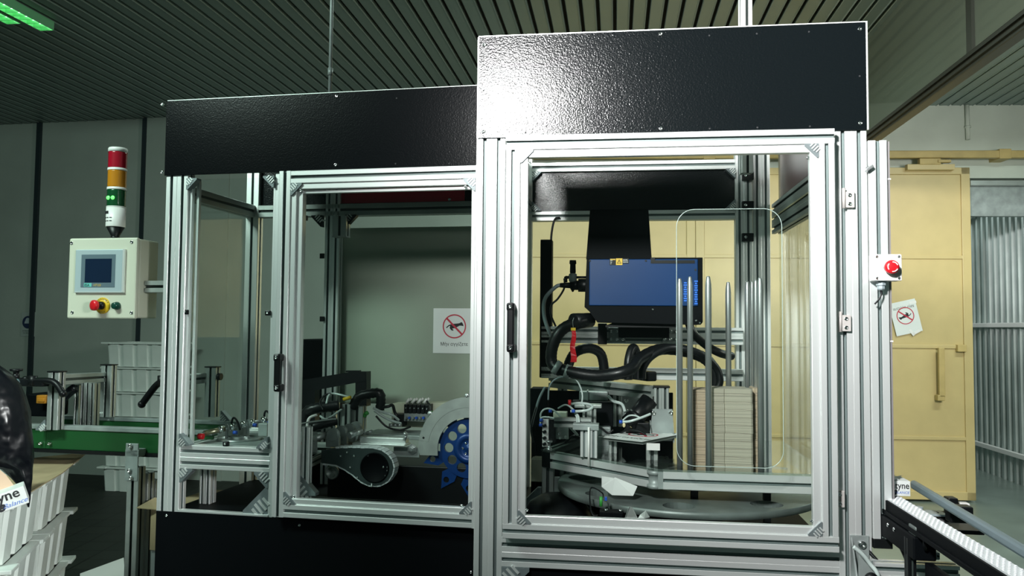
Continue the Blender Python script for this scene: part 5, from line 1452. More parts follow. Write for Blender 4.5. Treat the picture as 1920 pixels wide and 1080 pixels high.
for j in range(10):
    an = math.radians(198 + 36 * j); e = V3((math.cos(an), 0, math.sin(an))); s_ = V3((-math.sin(an), 0, math.cos(an)))
    def pp(r, s): p = e * (r * k_) + s_ * (s * k_); return (p.x, p.z)
    b = MB(); b.plate([pp(52, -8), pp(50, 10), pp(66, 14), pp(92, 2), pp(66, -15)], (q.x, vW + .016, q.z), X, Z, .010, [[(pp(73, 0)[0] + 5.5 * k_ * math.cos(x_), pp(73, 0)[1] + 5.5 * k_ * math.sin(x_)) for x_ in [2 * math.pi * i / 14 for i in range(14)]]]); b.build('vane', BLUEW, w_)
b = MB(); b.cyl((q.x, vW + .012, q.z), (q.x, vW + .30, q.z), 12 * k_, 20); b.build('axle', STEEL, t)
# arc cover
ro, ri = 94 * k_, 57 * k_
t = thing('arc_cover', 'grey semicircular metal cover over the blue wheel', 'cover', FL, (q.x, vW - .01, q.z - 14 * k_))
def arc(r0, r1, a0, a1, n=40): return circle(0, 0, r0, n, math.radians(a0), math.radians(a1)) + circle(0, 0, r1, n, math.radians(a0), math.radians(a1))[::-1]
b = MB(); o_ = arc(ro, ri, 0, 180)
o_ = o_[:41] + [(-ro + 3 * k_, -14 * k_), (-ri, -14 * k_)] + o_[41:]
b.plate(o_, (q.x, vW - .006, q.z), X, Z, .010); cv = b.build('cover_plate', mat('matt_zinc_plate', (.40, .44, .42), .5, .3, var=.25, vscale=20), t)
b = MB(); b.plate(arc(ro, ro * .80, 20, 172), (q.x, vW - .012, q.z), X, Z, .005); b.build('raised_band', bpy.data.materials['matt_zinc_plate'], t)
for a_ in (168, 140, 92):
    e = V3((math.cos(math.radians(a_)), 0, math.sin(math.radians(a_)))); p = V3((q.x, vW - .01, q.z)) + e * (ro + (2 * k_ if a_ != 168 else -8 * k_))
    b = MB(); b.lathe(p + Y * .006, -Y, [(.010, 0), (.010, .008), (.007, .009), (.004, .009), (.004, .014), (0, .014)], 16); b.build('cover_screw', BLACK if a_ == 168 else STEEL, t)
a = lp(822, 885, vW + .04); c = lp(872, 927, vW + .04)
b = MB(); b.box((a.x, vW + .03, c.z), (c.x + .05, vW + .10, a.z), .002); single('wheel_bracket', b, GALV, 'grey mounting block behind the lowest blue vane', 'block', FL, (a.x, vW + .03, c.z))
for k, (y_, x0, x1) in enumerate(((887, 742, 822), (892, 742, 822), (905, 790, 822))):
    b = MB(); b.cyl(lp(x0, y_, vW + .06), lp(x1, y_ + 1, vW + .06), .0035, 10); single('tie_rod', b, STEEL, ('upper of the two long thin rods beside the belt arm', 'lower of the two long thin rods beside the belt arm', 'short bright rod below the two long rods')[k], 'rod', FL, lp(x0, y_, vW + .06), 'thin rods left of the blue wheel')
# dark tray and machine bed
a = lp(590, 915, .10)
b = MB(); b.box((h0 + .03, .25, wp1 + .02), (lu1 - .03, DL - .06, lp(700, 870, .25).z), .004); single('machine_bed', b, BLACK, 'black machine bed low in the lower cabinet under the belt arm', 'machine bed', FL, (h0 + .2, .4, wp1 + .02))
# cream carton behind
a = lp(735, 757, .48); c = lp(900, 800, .48)
b = MB(); b.plate([(a.x, lp(740, 800, .48).z), (lu1 - .02, lp(740, 800, .48).z), (lu1 - .02, lp(880, 750, .48).z), (a.x + .0, a.z)], (0, .56, 0), X, Z, .08)
single('cream_carton', b, mat('cream_carton_board', (.50, .52, .40), .7), 'low cream carton against the grey board behind the valve manifold', 'box', FL, (a.x, .5, lp(740, 800, .48).z))
a = lp(560, 636, .60); c = lp(607, 800, .60)
b = MB(); b.box((a.x - .02, .66, .2), (L(640, 700, .66).x, .95, lp(580, 636, .66).z), .005); single('black_equipment_case', b, MBLACK, 'tall matt black equipment case behind the lower cabinet', 'equipment case', FL, (a.x, .8, .2))
# notice on the board
vN = DL + .002
a = lp(813, 578, vN); c = lp(890, 664, vN)
q = V3((lp(852, 620, vN).x, vN, (a.z + lp(813, 662, vN).z) / 2)); W_ = (lp(852, 620, vN).x - a.x) * 2; H_ = a.z - lp(813, 662, vN).z
t = thing('warning_notice', 'white notice with crossed-out pointing hand on the grey-green board', 'sign', FL, (q.x, vN, q.z - H_ / 2))
no_touch(t, q, X, Z, 0, W_, H_, disc=.275, cz=.10)
# post knob seen through the left pane, etc
q = L(643, 412, DL - .08)
b = MB(); a = L(626, 405, DL - .09); c = L(650, 442, DL - .09); b.bar((a.x, DL - .10, c.z), (c.x, DL - .052, a.z), 2, 1, 1)
b.box((a.x - .001, DL - .101, c.z - .006), (c.x + .001, DL - .051, c.z - .0005)); single('hanging_bracket_stub', b, ALU2, 'short aluminium stub hanging from the rear beam beside the mid post', 'bracket', FL, (a.x, DL - .08, c.z))
for (cx, sx) in ((608, -1), (651, 1)):
    q = L(cx, 403, DL - .05); gusset(lc, (q.x, DL - .06, wb0), X * sx, -Z, .05, .025, m=BLACK)
for px, py in ((573, 409), (604, 598), (604, 480)):
    q = L(px, py, DL - .05); b = MB(); b.box((q.x - .010, DL - .055, q.z - .011), (q.x + .010, DL - .046, q.z + .011), .002); b.build('pane_clip', BLACK, lc)
# ================================================================ control box and signal tower
vb0 = -.0
B = lambda px, py, v=vb0: FL.v(px, py, v)
bu0 = B(127.5, 520).x; bu1 = B(255, 520).x; bz1 = B(190, 446).z; bz0 = B(190, 597.5).z
t = thing('control_box', 'cream control box with a small touch screen and emergency stop button', 'control panel', FL, ((bu0 + bu1) / 2, .07, bz0))
b = MB(); b.box((bu0 + .003, vb0 + .022, bz0 + .003), (bu1 - .003, vb0 + .135, bz1 - .003), .006); b.build('box_body', CREAM, t)
b = MB(); b.box((bu0, vb0, bz0), (bu1, vb0 + .020, bz1), .006); lid = b.build('box_lid', CREAM, t)
screws(lid, [B(x, y, vb0) for x, y in ((134.5, 456), (247, 454), (135.5, 586), (246.5, 586.5))], (0, -1, 0), .007, .002)
b = MB(); b.bar((bu1, .05, bz0 + .1), (lu0 - .002, .095, bz0 + .145), 0, 1, 1); b.build('support_arm', ALU2, t)
s0, s1 = B(143.5, 500).x, B(235.5, 500).x; y1_, y0_ = B(190, 468).z, B(190, 548.5).z
b = MB(); b.box((s0, vb0 - .008, y0_), (s1, vb0 - .0005, y1_), .003); scr = b.build('screen_bezel', mat('light_grey_bezel', (.42, .52, .55), .35, .2), t)
b = MB(); b.box((B(232.5, 500).x, vb0 - .010, y0_), (s1 + .001, vb0 - .0005, y1_)); b.box((s0, vb0 - .0095, y0_ - .001), (s1, vb0 - .0005, y0_ + .003)); b.build('bezel_edge', ALU, scr)
b = MB(); b.box((B(155.5, 500).x, vb0 - .009, B(190, 539).z), (B(219, 500).x, vb0 - .0078, B(190, 477.5).z)); b.build('inner_bezel', mat('slate_bezel', (.10, .15, .18), .4), scr)
b = MB(); b.box((B(163, 500).x, vb0 - .0096, B(190, 530).z), (B(212.5, 500).x, vb0 - .0088, B(190, 485.5).z)); b.build('screen', LCD, scr)
b = MB(); b.box((B(162, 500).x, vb0 - .0096, B(190, 538).z), (B(176, 500).x, vb0 - .0088, B(190, 531).z)); b.build('maker_plate', TEAL, scr)
b = MB(); b.text('ESA', .013, (B(163, 500).x, vb0 - .0098, B(190, 537).z), X, Z, .0002, bold=.0003); b.build('maker_text', INK, scr)
b = MB(); b.text('VT155', .012, (B(179, 500).x, vb0 - .0092, B(190, 537).z), X, Z, .0002, shear=.3); b.build('model_text', YELLOW, scr)
q = B(193, 573, vb0)
b = MB(); b.lathe((q.x, vb0, q.z), -Y, [(.0305, 0), (.0305, .003), (.012, .003)], 36); ring = b.build('yellow_ring', YELLOW, t)
b = MB()
def arc_text(b, s, r, a0, step, size, flip=False):
    for i, ch in enumerate(s):
        an = math.radians(a0 - step * i) if not flip else math.radians(a0 + step * i)
        o = V3((q.x + r * math.cos(an), vb0 - .0033, q.z + r * math.sin(an)))
        up = V3((math.cos(an), 0, math.sin(an))) * (-1 if flip else 1); rt = V3((up.z, 0, -up.x))
        b.text(ch, size, o, rt, up, .0002, 'CENTER')
arc_text(b, 'EMERGENCY', .0215, 155, 16, .010)
arc_text(b, 'STOP', .0285, 246, 16, .009, True)
b.build('ring_text', INK, ring)
dd = V3((-.30, -.95, 0)).normalized()
b = MB(); b.lathe((q.x, vb0 - .003, q.z), dd, [(.015, 0), (.015, .012), (.010, .013), (.010, .024)], 24); b.build('button_collar', BLACK, t)
qq = V3((q.x, vb0 - .003, q.z)) + dd * .022
b = MB(); b.lathe(qq, dd, [(.013, 0), (.0195, .004), (.020, .012), (.019, .017), (.012, .020), (0, .0205)], 32); b.build('mushroom_button', RED, t)
q = B(220, 573.5, vb0)
b = MB(); b.lathe((q.x, vb0, q.z), -Y, [(.015, 0), (.015, .006), (.013, .008), (.012, .020), (.009, .022), (0, .022)], 28); b.build('green_button', mat('dark_green_button', (.006, .05, .035), .25), t)
# signal tower
q = B(216, 445, .06); r_ = (B(231, 350, .06).x - B(201, 350, .06).x) / 2
t = thing('signal_tower', 'signal tower light with red, amber and green lenses on the control box', 'signal light', FL, (q.x, .06, bz1))
zz = lambda y: B(216, y, .06).z
b = MB(); b.lathe((q.x, .06, bz1 - .001), Z, [(.035, 0), (.035, .004), (.017, .006), (.015, .014), (r_ * .98, zz(424) - bz1)], 28); b.build('black_foot', BLACK, t)
b = MB(); b.lathe((q.x, .06, zz(426)), Z, [(r_ * .98, 0), (r_, .002), (r_, zz(390) - zz(426))], 32); bs = b.build('white_base', WHITE, t)
b = MB(); 
for i in range(3):
    for j in range(2): 
        an = math.radians(-128 + 22 * i); b.obox(V3((q.x + r_ * math.cos(an), .06 + r_ * math.sin(an), zz(410 + 6 * j))), V3((-math.sin(an), math.cos(an), 0)), V3((math.cos(an), math.sin(an), 0)), Z, (.009, .002, .003))
an = math.radians(-120); b.obox(V3((q.x + r_ * math.cos(an), .06 + r_ * math.sin(an), zz(400))), V3((-math.sin(an), math.cos(an), 0)), V3((math.cos(an), math.sin(an), 0)), Z, (.024, .002, .010)); b.build('sound_slots', INK, bs)['kind'] = 'stuff'
for (ya, yb, m, nm) in ((388, 357, GRNL, 'green_lens'), (352.5, 321, AMBER, 'amber_lens'), (316.5, 286.5, REDL, 'red_lens')):
    z0_, z1_ = zz(ya), zz(yb); h_ = z1_ - z0_
    b = MB(); b.lathe((q.x, .06, z0_), Z, [(r_ * .97, 0)] + [(r_ * (.975 if i % 2 else .96), h_ * (i + .5) / 8) for i in range(8)] + [(r_ * .97, h_)], 32); ls = b.build(nm, m, t)
    if nm == 'green_lens':
        for dx_ in (-.011, .008):
            b = MB(); b.ball((q.x + dx_, .06 - r_ * .93, z0_ + h_ * .48), .007, 8, (1.2, .4, 1.1)); b.build('lit_lamp', GRNG, ls)
for ya, yb in ((390, 388), (357, 352.5), (321, 316.5)):
    b = MB(); b.lathe((q.x, .06, zz(ya)), Z, [(r_ * 1.0, 0), (r_ * 1.01, .002), (r_, zz(yb) - zz(ya))], 32); b.build('white_band', WHITE, t)
b = MB(); b.lathe((q.x, .06, zz(286.5)), Z, [(r_, 0), (r_, zz(280.5) - zz(286.5)), (r_ * .93, zz(278.5) - zz(286.5)), (0, zz(278) - zz(286.5))], 32); b.build('white_cap', WHITE, t)

# ================================================================ green side conveyor
vc = .28; wc = 1.035
a0_ = FL.v(-60, 800, vc).x; a1_ = lu0 + .0
t = thing('conveyor', 'dark conveyor with green side rails running to the lower cabinet', 'conveyor', FL, ((a0_ + a1_) / 2, .5, 0))
z1 = FL.v(180, 808, vc).z; z0 = FL.v(180, 845, vc).z
xs = FL.v(86, 820, vc).x
b = MB(); b.box((a0_, vc, z0), (xs - .001, vc + .008, z1), .001); b.build('green_side_rail', GREEN, t)
b = MB(); b.box((xs + .001, vc, z0), (a1_ + .05, vc + .008, z1), .001); gr = b.build('green_side_rail', GREEN, t)
screws(t, [FL.v(x, y, vc - .001) for x, y in ((78, 831), (95, 831.5))], (0, -1, 0), .007, .012)
b = MB(); b.box((a0_, vc - .006, z1), (a1_ + .05, vc + .035, z1 + .018), .002); b.build('top_strip', GALV, t)
b = MB(); b.box((a0_, vc - .012, z0 - .014), (a1_ + .05, vc + .012, z0 - .001)); b.build('lower_strip', BLACK, t)
b = MB()
for k in range(46): 
    xk = a0_ + (a1_ - a0_) * k / 46; b.box((xk, vc + .02, z0 - .021), (xk + .018, vc + .40, z0 - .014))
b.build('return_belt', GREYP, t)['kind'] = 'stuff'
z1b = FL.v(240, 790, .73).z; z0b = FL.v(240, 806, .73).z
b = MB(); b.box((a0_, .73, z0b - .03), (a1_ + .03, .738, z1b), .001); b.build('green_side_rail', GREEN, t)
b = MB(); b.box((a0_, .725, z1b), (a1_ + .03, .76, z1b + .016), .002); b.build('top_strip', GALV, t)
def cpost(px0, px1, pyt, pyb, v, n=1, cap=True, m=ALU2):
    a = FL.v(px0, 750, v).x; c = FL.v(px1, 750, v).x; z_ = FL.v(px0, pyt, v).z; zb_ = FL.v(px0, pyb, v).z
    b = MB(); b.bar((a, v, zb_), (c, v + .04, z_), 2, n, 1); o = b.build('guide_post', m, t)
    if cap: b = MB(); b.box((a - .003, v - .003, z_), (c + .003, v + .043, z_ + .005), .001); b.build('post_cap', BLACK, o)
    return a, c, z_, zb_
pa_ = cpost(88, 109, 698, 806, vc - .045, 1)
pb_ = cpost(187, 207, 685, 782, .70, 1)
pc_ = cpost(383, 403, 689, 782, .70, 1)
p0 = FL.v(106, 712, vc - .02); p1 = FL.v(190, 707, .70)
b = MB(); b.prof(p0, p1, .045, .045, Z); b.build('crossbar', ALU2, t)
b = MB(); b.cyl(p1, p1 + (p1 - p0).normalized() * .075, .016, 12, .018); b.build('crossbar_knob', BLACK, t)
cpost(138, 147, 722, 800, .45, 1, False); cpost(150, 176, 718, 800, .42, 3, False)
q0 = FL.v(346, 712, .62); q1 = FL.v(386, 708, .72)
b = MB(); b.prof(q0, q1, .045, .045, Z); b.build('crossbar', ALU2, t)
b = MB(); q1 = FL.v(404, 706, .72); b.cyl(q1, q1 + X * .03, .016, 12); b.build('crossbar_knob', BLACK, t)
for px, py, v in ((85, 802, vc - .03), (182, 778, .70), (412, 784, .68)):
    q = FL.v(px, py, v); gusset(t, (q.x + .012, v, q.z - .01), -X if px != 412 else X, Z, .045, .03)
# legs
for px0, px1, v, yt in ((236, 258, vc - .05, 876), (269, 291, .36, 900), (258, 276, vc + .02, 888)):
    a = FL.v(px0, 950, v).x; c = FL.v(px1, 950, v).x; z_ = FL.v(px0, yt, v).z
    b = MB(); b.bar((a, v, 0), (c, v + .045, z_), 2, 1, 1); b.build('leg', ALU2, t)
a = FL.v(236, 850, vc - .05); c = FL.v(258, 902, vc - .05)
b = MB(); b.box((a.x, vc - .053, c.z), (c.x, vc - .047, FL.v(240, 831, vc - .05).z), .002); b.box((a.x - .002, vc - .053, z0 - .01), (c.x + .002, vc - .005, z0 + .02), .003); o = b.build('leg_bracket', GALV, t)
screws(o, [FL.v(245, 836, vc - .055), FL.v(243, 882, vc - .055), FL.v(246, 896, vc - .055)], (0, -1, 0), .009, .008)
# clamp levers
for k, (pts, lab) in enumerate((([(62, 714), (100, 716), (118, 738)], 'black clamp lever bending down at the front guide post'), ([(304, 714), (290, 726), (266, 758)], 'black clamp lever beside the lower cabinet post'))):
    P_ = [FL.v(x, y, (vc - .08) if k == 0 else .12) for x, y in pts]
    b = MB(); b.tube(P_, .013, 10, step=5); b.ball(P_[-1], .015, 8); b.cyl(P_[0] - Z * .02, P_[0] + Z * .02, .017, 12)
    if k: b.build('clamp_lever', BLACK, lc)
    else: single('clamp_lever', b, BLACK, lab, 'lever', FL, P_[-1])
# valve assembly with gauge at the far left
v = vc - .09
t = thing('pressure_valve', 'black valve assembly with a round gauge above the black bag', 'valve', FL, FL.v(40, 740, v))
b = MB(); b.box((FL.v(22, 720, v).x, v, FL.v(22, 724, v).z), (FL.v(80, 720, v).x, v + .04, FL.v(22, 709, v).z), .006); b.build('valve_body', BLACK, t)
q = FL.v(30, 712, v + .02); b = MB(); b.lathe(q, Z, [(.013, 0), (.013, .022), (.010, .024), (.012, .034), (.024, .036), (.024, .044), (0, .045)], 18); b.build('knob', BLACK, t)
q = FL.v(49, 712, v + .02); b = MB(); b.lathe(q, Z, [(.016, 0), (.016, .008), (.010, .014), (0, .015)], 18); b.build('side_cap', BLACK, t)
q = FL.v(25, 717, v - .02); b = MB(); b.lathe(q + Y * .02, -Y, [(.014, 0), (.014, .018), (.012, .019), (0, .018)], 24); b.build('gauge', mat('gauge_face', (.25, .38, .40), .2), t)
a = FL.v(50, 738, .5); c = FL.v(92, 782, .5)
b = MB(); b.box((a.x, .5, c.z), (c.x, .62, a.z), .008); single('drive_motor', b, MBLACK, 'black drive motor between the conveyor rails', 'motor', FL, (a.x, .5, c.z))
a = FL.v(68, 741, .46); c = FL.v(85, 757, .46)
b = MB(); b.box((a.x, .46, c.z), (c.x, .495, a.z), .003); b.box((a.x + .01, .455, c.z + .008), (c.x - .004, .47, a.z - .014), .002); single('orange_box', b, mat('orange_plastic', (.40, .17, .015), .4), 'small orange sensor box on the black motor', 'sensor', FL, (a.x, .46, c.z))
b = MB(); b.tube([FL.v(110, 770, .4), FL.v(118, 748, .4), FL.v(130, 735, .4), FL.v(140, 728, .4)], .02, 10, step=5); single('ribbed_hose', b, BAGM, 'shiny black wrapped hose beside the conveyor crossbar posts', 'hose', FL, FL.v(110, 770, .4))

# ================================================================ white stacking crates
def make_crate(name, label, frame, base, sx, sy, h, group):
    t = thing(name, label, 'crate', frame, base, group)
    bx, by, bz = base; tp_ = .018
    b = MB()
    def ringp(z, ins): return [V3((bx - sx / 2 + ins, by - sy / 2 + ins, z)), V3((bx + sx / 2 - ins, by - sy / 2 + ins, z)), V3((bx + sx / 2 - ins, by + sy / 2 - ins, z)), V3((bx - sx / 2 + ins, by + sy / 2 - ins, z))]
    o0, o1, i1, i0_ = ringp(bz, .045), ringp(bz + h - .006, .028), ringp(bz + h - .006, .033), ringp(bz + .006, .050)
    b.add(o0 + o1 + i1 + i0_, [(3, 2, 1, 0)] + [(i, (i + 1) % 4, 4 + (i + 1) % 4, 4 + i) for i in range(4)] + [(4 + i, 4 + (i + 1) % 4, 8 + (i + 1) % 4, 8 + i) for i in range(4)] + [(8 + i, 8 + (i + 1) % 4, 12 + (i + 1) % 4, 12 + i) for i in range(4)] + [(12, 13, 14, 15)])
    b.build('crate_body', CRATE, t)
    b = MB()
    # bulging upright panels between the ribs
    def panels(n, L_, ax, sgn, half):
        for k in range(n):
            c_ = -L_ / 2 + L_ * (k + .5) / n; w_ = L_ / n * .80
            for zz_, q_ in ((0, 0),):
                if ax == 0:
                    P = [(bx + c_ - w_ / 2, .046), (bx + c_ - w_ / 2 + .012, .024), (bx + c_ + w_ / 2 - .012, .024), (bx + c_ + w_ / 2, .046)]
                    lo_ = [V3((x, by + sgn * (half - d_ - .008), bz + .004)) for x, d_ in P]; hi_ = [V3((x, by + sgn * (half - d_ + .010), bz + h - .012)) for x, d_ in P]
                else:
                    P = [(by + c_ - w_ / 2, .046), (by + c_ - w_ / 2 + .012, .024), (by + c_ + w_ / 2 - .012, .024), (by + c_ + w_ / 2, .046)]
                    lo_ = [V3((bx + sgn * (half - d_ - .008), y, bz + .004)) for y, d_ in P]; hi_ = [V3((bx + sgn * (half - d_ + .010), y, bz + h - .012)) for y, d_ in P]
                b.add(lo_ + hi_, [(0, 1, 5, 4), (1, 2, 6, 5), (2, 3, 7, 6), (3, 0, 4, 7), (3, 2, 1, 0), (4, 5, 6, 7)])
    nx = max(3, round(sx / .14)); ny = max(3, round(sy / .14))
    for s_ in (-1, 1): panels(nx, sx - .05, 0, s_, sy / 2); panels(ny, sy - .05, 1, s_, sx / 2)
    b.build('crate_ribs', CRATE, t)['kind'] = 'stuff'
    b = MB(); c_ = .03
    def octo(g): X0, Y0 = sx / 2 - g, sy / 2 - g; return [(-X0 + c_, -Y0), (X0 - c_, -Y0), (X0, -Y0 + c_), (X0, Y0 - c_), (X0 - c_, Y0), (-X0 + c_, Y0), (-X0, Y0 - c_), (-X0, -Y0 + c_)]
    b.plate(octo(0), (bx, by, bz + h - .012), X, Y, .012, [[p for p in octo(.034)]])
    for (cx_, cy_) in ((1, 1), (1, -1), (-1, 1), (-1, -1)):     # wider corner ears of the rim
        b.box((bx + cx_ * (sx / 2 - .075), by + cy_ * (sy / 2 - .075), bz + h - .013), (bx + cx_ * (sx / 2 + .012), by + cy_ * (sy / 2 + .012), bz + h + .002), .003)
    b.build('crate_rim', CRATE, t)
    return t
def recopy(src, frame, base, label, group):
    c = copy_tree(src); c.location = frame.world(V3(base)); c['label'] = label; c['group'] = group
    return c
pn = at_depth(88, 913, 3.13)
FN = Frame(pn.x, pn.y, -17.0)
cs, cl, ch = .60, .46, .212
g1 = 'stacked white crates in the left foreground'
c0_ = make_crate('crate', 'white crate at the bottom of the nearest foreground stack', FN, (-cs / 2, -cl / 2, 0), cs, cl, ch - .002, g1)
names = ('second from the floor', 'third from the floor', 'topmost')
for k in range(1, 4): recopy(c0_, FN, (-cs / 2, -cl / 2, k * ch), 'white crate in the nearest foreground stack, %s' % names[k - 1], g1)
for k in range(4): recopy(c0_, FN, (-cs / 2 + .0, cl / 2 + .03, k * ch), 'white crate in the foreground stack under the cardboard sheet, %s' % (('at the bottom',) + names)[k], g1)
pk = at_depth(186, 800, 7.0)
FK = Frame(pk.x, pk.y, 10.0)
g2 = 'white crates stacked against the grey wall'
hk = .2155
c1_ = make_crate('crate', 'white crate on the floor in the stack by the grey wall', FK, (.30, .22, 0), .60, .42, hk - .002, g2)
nm = ('second', 'third', 'fourth', 'fifth', 'sixth and topmost')
for k in range(1, 6): recopy(c1_, FK, (.30 , .22, k * hk), 'white crate in the stack by the grey wall, %s from the floor' % nm[k - 1], g2)
# cardboard sheet on the foreground crates
wq = 4 * ch + .004
pts = [FN.w(x, y, wq) for x, y in ((20, 866), (80, 858), (150, 851), (168, 850), (150, 866), (118, 893), (82, 915), (55, 932), (0, 945))]
b = MB(); b.plate([(p.x, p.y) for p in pts], (0, 0, wq), X, Y, .004)
for p in b.v:
    if p.x > pts[3].x - .03 or p == b.v[3]: p.z += .012
single('cardboard_sheet', b, CARD, 'torn brown cardboard sheet lying on the foreground crates', 'cardboard', FN, pts[5])
# printed carton and black bag at the left edge
p = FN.w(20, 925, wq + .05)
pc = at_depth(10, 940, 2.50)
FP = Frame(pc.x, pc.y, -31.0)
an = math.radians(18); e1 = V3((math.cos(an), 0, math.sin(an))); e2 = V3((-math.sin(an), 0, math.cos(an)))
t = thing('display_carton', 'small printed display carton tilted under the black bag, lettering in black and blue', 'carton', FP, (0, .02, pc.z - .06))
o = V3((0, 0, pc.z))
Lr = .078
b = MB(); b.obox(o + Y * .045 - e1 * .045 - e2 * .002, e1, Y, e2, (.205, .09, .056), .002); b.build('carton_body', PAPER, t)
b = MB(); b.text('Dentyne', .042, o + e1 * .042 + e2 * .001 - Y * .0008, e1, e2, .0006, 'RIGHT', bold=.0008, sx=1.0); b.build('brand_text', INK, t)
b = MB(); b.text('Ice', .040, o - e1 * .055 - e2 * .026 - Y * .0008, e1, e2, .0006, shear=.4, bold=.002); b.build('black_script', INK, t)
b = MB(); b.text('Balance', .020, o - e1 * .012 - e2 * .022 - Y * .0008, e1, e2, .0006, shear=.4, sx=1.1); b.build('blue_script', BLUEPR, t)
b = MB(); b.plate([(-.14, 0), (.030, 0), (.018, .045), (-.005, .090), (-.03, .10), (-.14, .10)], o + Y * .085 + e2 * .022, e1, e2, .002); o2 = b.build('rear_flap', mat('bare_carton_board', (.58, .42, .30), .8), t)
b = MB(); b.plate([(-.16, .078), (-.022, .088), (-.032, .108), (-.16, .104)], o + Y * .082 + e2 * .022, e1, e2, .002); b.build('printed_edge', PAPER, t)
rows = [(684, -120, -6), (692, -130, 6), (704, -140, 20), (722, -150, 34), (745, -150, 43), (775, -150, 49), (805, -150, 54), (835, -140, 59), (858, -110, 60), (878, 4, 60), (898, 24, 60), (918, 40, 58), (936, 47, 57), (951, 52, 55)]
b = MB(); vs_ = []; n = 28
for k, (y_, x0, x1) in enumerate(rows):
    for i in range(n):
        a_ = 2 * math.pi * i / n; wr = 1 + .10 * math.sin(5 * a_ + k * .9) + .05 * math.sin(11 * a_ - k)
        cx_ = (x0 + x1) / 2; rx = (x1 - x0) / 2 * (1 if math.cos(a_) > .8 else wr)
        p = at_depth(cx_ + rx * math.cos(a_), y_, 2.62 + .03 * k / 11)
        p = p + V3((0, -math.sin(a_) * (x1 - x0) * .0005 * wr, 0)); vs_.append(p)
fs = []
for k in range(len(rows) - 1):
    fs += [(k * n + i, k * n + (i + 1) % n, (k + 1) * n + (i + 1) % n, (k + 1) * n + i) for i in range(n)]
fs += [tuple(range(n)), tuple((len(rows) - 1) * n + i for i in range(n))]
b.add(vs_, fs, True)
single('plastic_bag', b, BAGM, 'creased black plastic bag hanging down at the left edge', 'bag', FW, at_depth(50, 951, 2.65))
# cardboard box under the conveyor by the leg
a = FL.v(258, 952, .20)
t = thing('cardboard_box', 'open tan cardboard box beside the lower cabinet under the conveyor', 'box', FL, (FL.v(300, 1000, .2).x, .35, 0))
x0_ = FL.v(281, 1000, .2).x; zt_ = FL.v(285, 955, .2).z; zb_ = FL.v(285, 1032, .2).z
b = MB(); b.box((x0_, .20, zb_), (lu0 - .01, .60, zt_), .002); b.build('box_body', CARD, t)
b = MB(); b.box((x0_, .21, 0), (lu0 - .012, .59, zb_ - .001)); b.build('box_support', GALV, t)
b = MB(); f_ = [FL.v(256, 953, .16), FL.v(290, 934, .30), FL.v(303, 937, .30), FL.v(303, 957, .20)]
b.add(f_ + [p_ + Z * .003 for p_ in f_], [(0, 1, 2, 3), (7, 6, 5, 4), (0, 4, 5, 1), (1, 5, 6, 2), (2, 6, 7, 3), (3, 7, 4, 0)]); b.build('open_flap', CARD, t)
# dark tiled floor zone at the left and a pale sheet lying on it
b = MB(); b.box((-9, -3, .0005), (.9, 8.4, .004)); structure('floor_left', b, mat('dark_floor_tile', (.02, .024, .02), .55, spec=.25), FW, label='dark tiled part of the floor')
nt = bpy.data.materials['dark_floor_tile'].node_tree
br = nt.nodes.new('ShaderNodeTexBrick'); tcn = nt.nodes.new('ShaderNodeTexCoord')
br.inputs['Color1'].default_value = (.016, .020, .016, 1); br.inputs['Color2'].default_value = (.012, .016, .013, 1); br.inputs['Mortar'].default_value = (.004, .005, .004, 1)
br.inputs['Scale'].default_value = 1; br.inputs['Brick Width'].default_value = .2; br.inputs['Row Height'].default_value = .2; br.inputs['Mortar Size'].default_value = .006; br.offset = 0
nt.links.new(tcn.outputs['Object'], br.inputs['Vector']); nt.links.new(br.outputs['Color'], nt.nodes['Principled BSDF'].inputs['Base Color'])
pts = [FW.w(x, y, .006) for x, y in ((150, 1076), (232, 1046), (236, 1110), (150, 1120))]
b = MB(); b.plate([(p.x, p.y) for p in pts], (0, 0, .005), X, Y, .003); single('pale_sheet', b, WHITE, 'pale sheet lying on the dark floor tiles', 'sheet', FW, pts[1])

# ================================================================ right-hand outfeed conveyor
wB = .965
r0 = FC.w(1664, 934, wB); 
FO = FC
a = FC.w(1893, 1080, wB); c = FC.w(1668, 932, wB)
ux0, ux1 = FC.w(1768, 1000, wB).x, FC.w(1804, 1000, wB).x
yn, yf = -.2, FC.w(1680, 930, wB).y + .35
t = thing('outfeed_conveyor', 'narrow outfeed conveyor with a studded white belt at the right', 'conveyor', FC, (ux0, 1.6, 0))
b = MB(); b.box((ux0, .6, wB - .012), (ux1, yf, wB)); be = b.build('belt', WEBB, t)
b = MB(); st_ = .0125
k = 0; yy = 1.15
while yy < yf - .01:
    for j in range(4):
        xx = ux0 + (ux1 - ux0) * (j + .5) / 4 + (.003 if k % 2 else -.003)
        b.lathe((xx, yy, wB - .001), Z, [(.0042, 0), (.0034, .0022), (0, .003)], 6)
    yy += st_; k += 1
b.build('belt_studs', WEBB, be)['kind'] = 'stuff'
b = MB(); b.box((ux0 - .008, .6, wB - .042), (ux0 - .001, yf, wB - .003), .001); b.box((ux0 - .014, .6, wB - .042), (ux0 - .008, yf, wB - .030), .001); b.build('side_rail', MBLACK, t)
b = MB(); b.box((ux1 + .001, .6, wB - .075), (ux1 + .008, yf, wB - .006), .001); b.build('side_rail', MBLACK, t)
lg = FC.w(1729, 973, wB)
b = MB(); b.box((ux0 + .01, 1.0, wB - .15), (ux0 + .03, lg.y + .0, wB - .11), .002); b.build('lower_rail', MBLACK, t)
ya = FC.u(1712, 975, ux0 - .02).y
b = MB(); b.box((ux0 - .02, ya, wB - .105), (ux1 - .01, yf - .1, wB - .045), .004); db = b.build('drive_box', MBLACK, t)
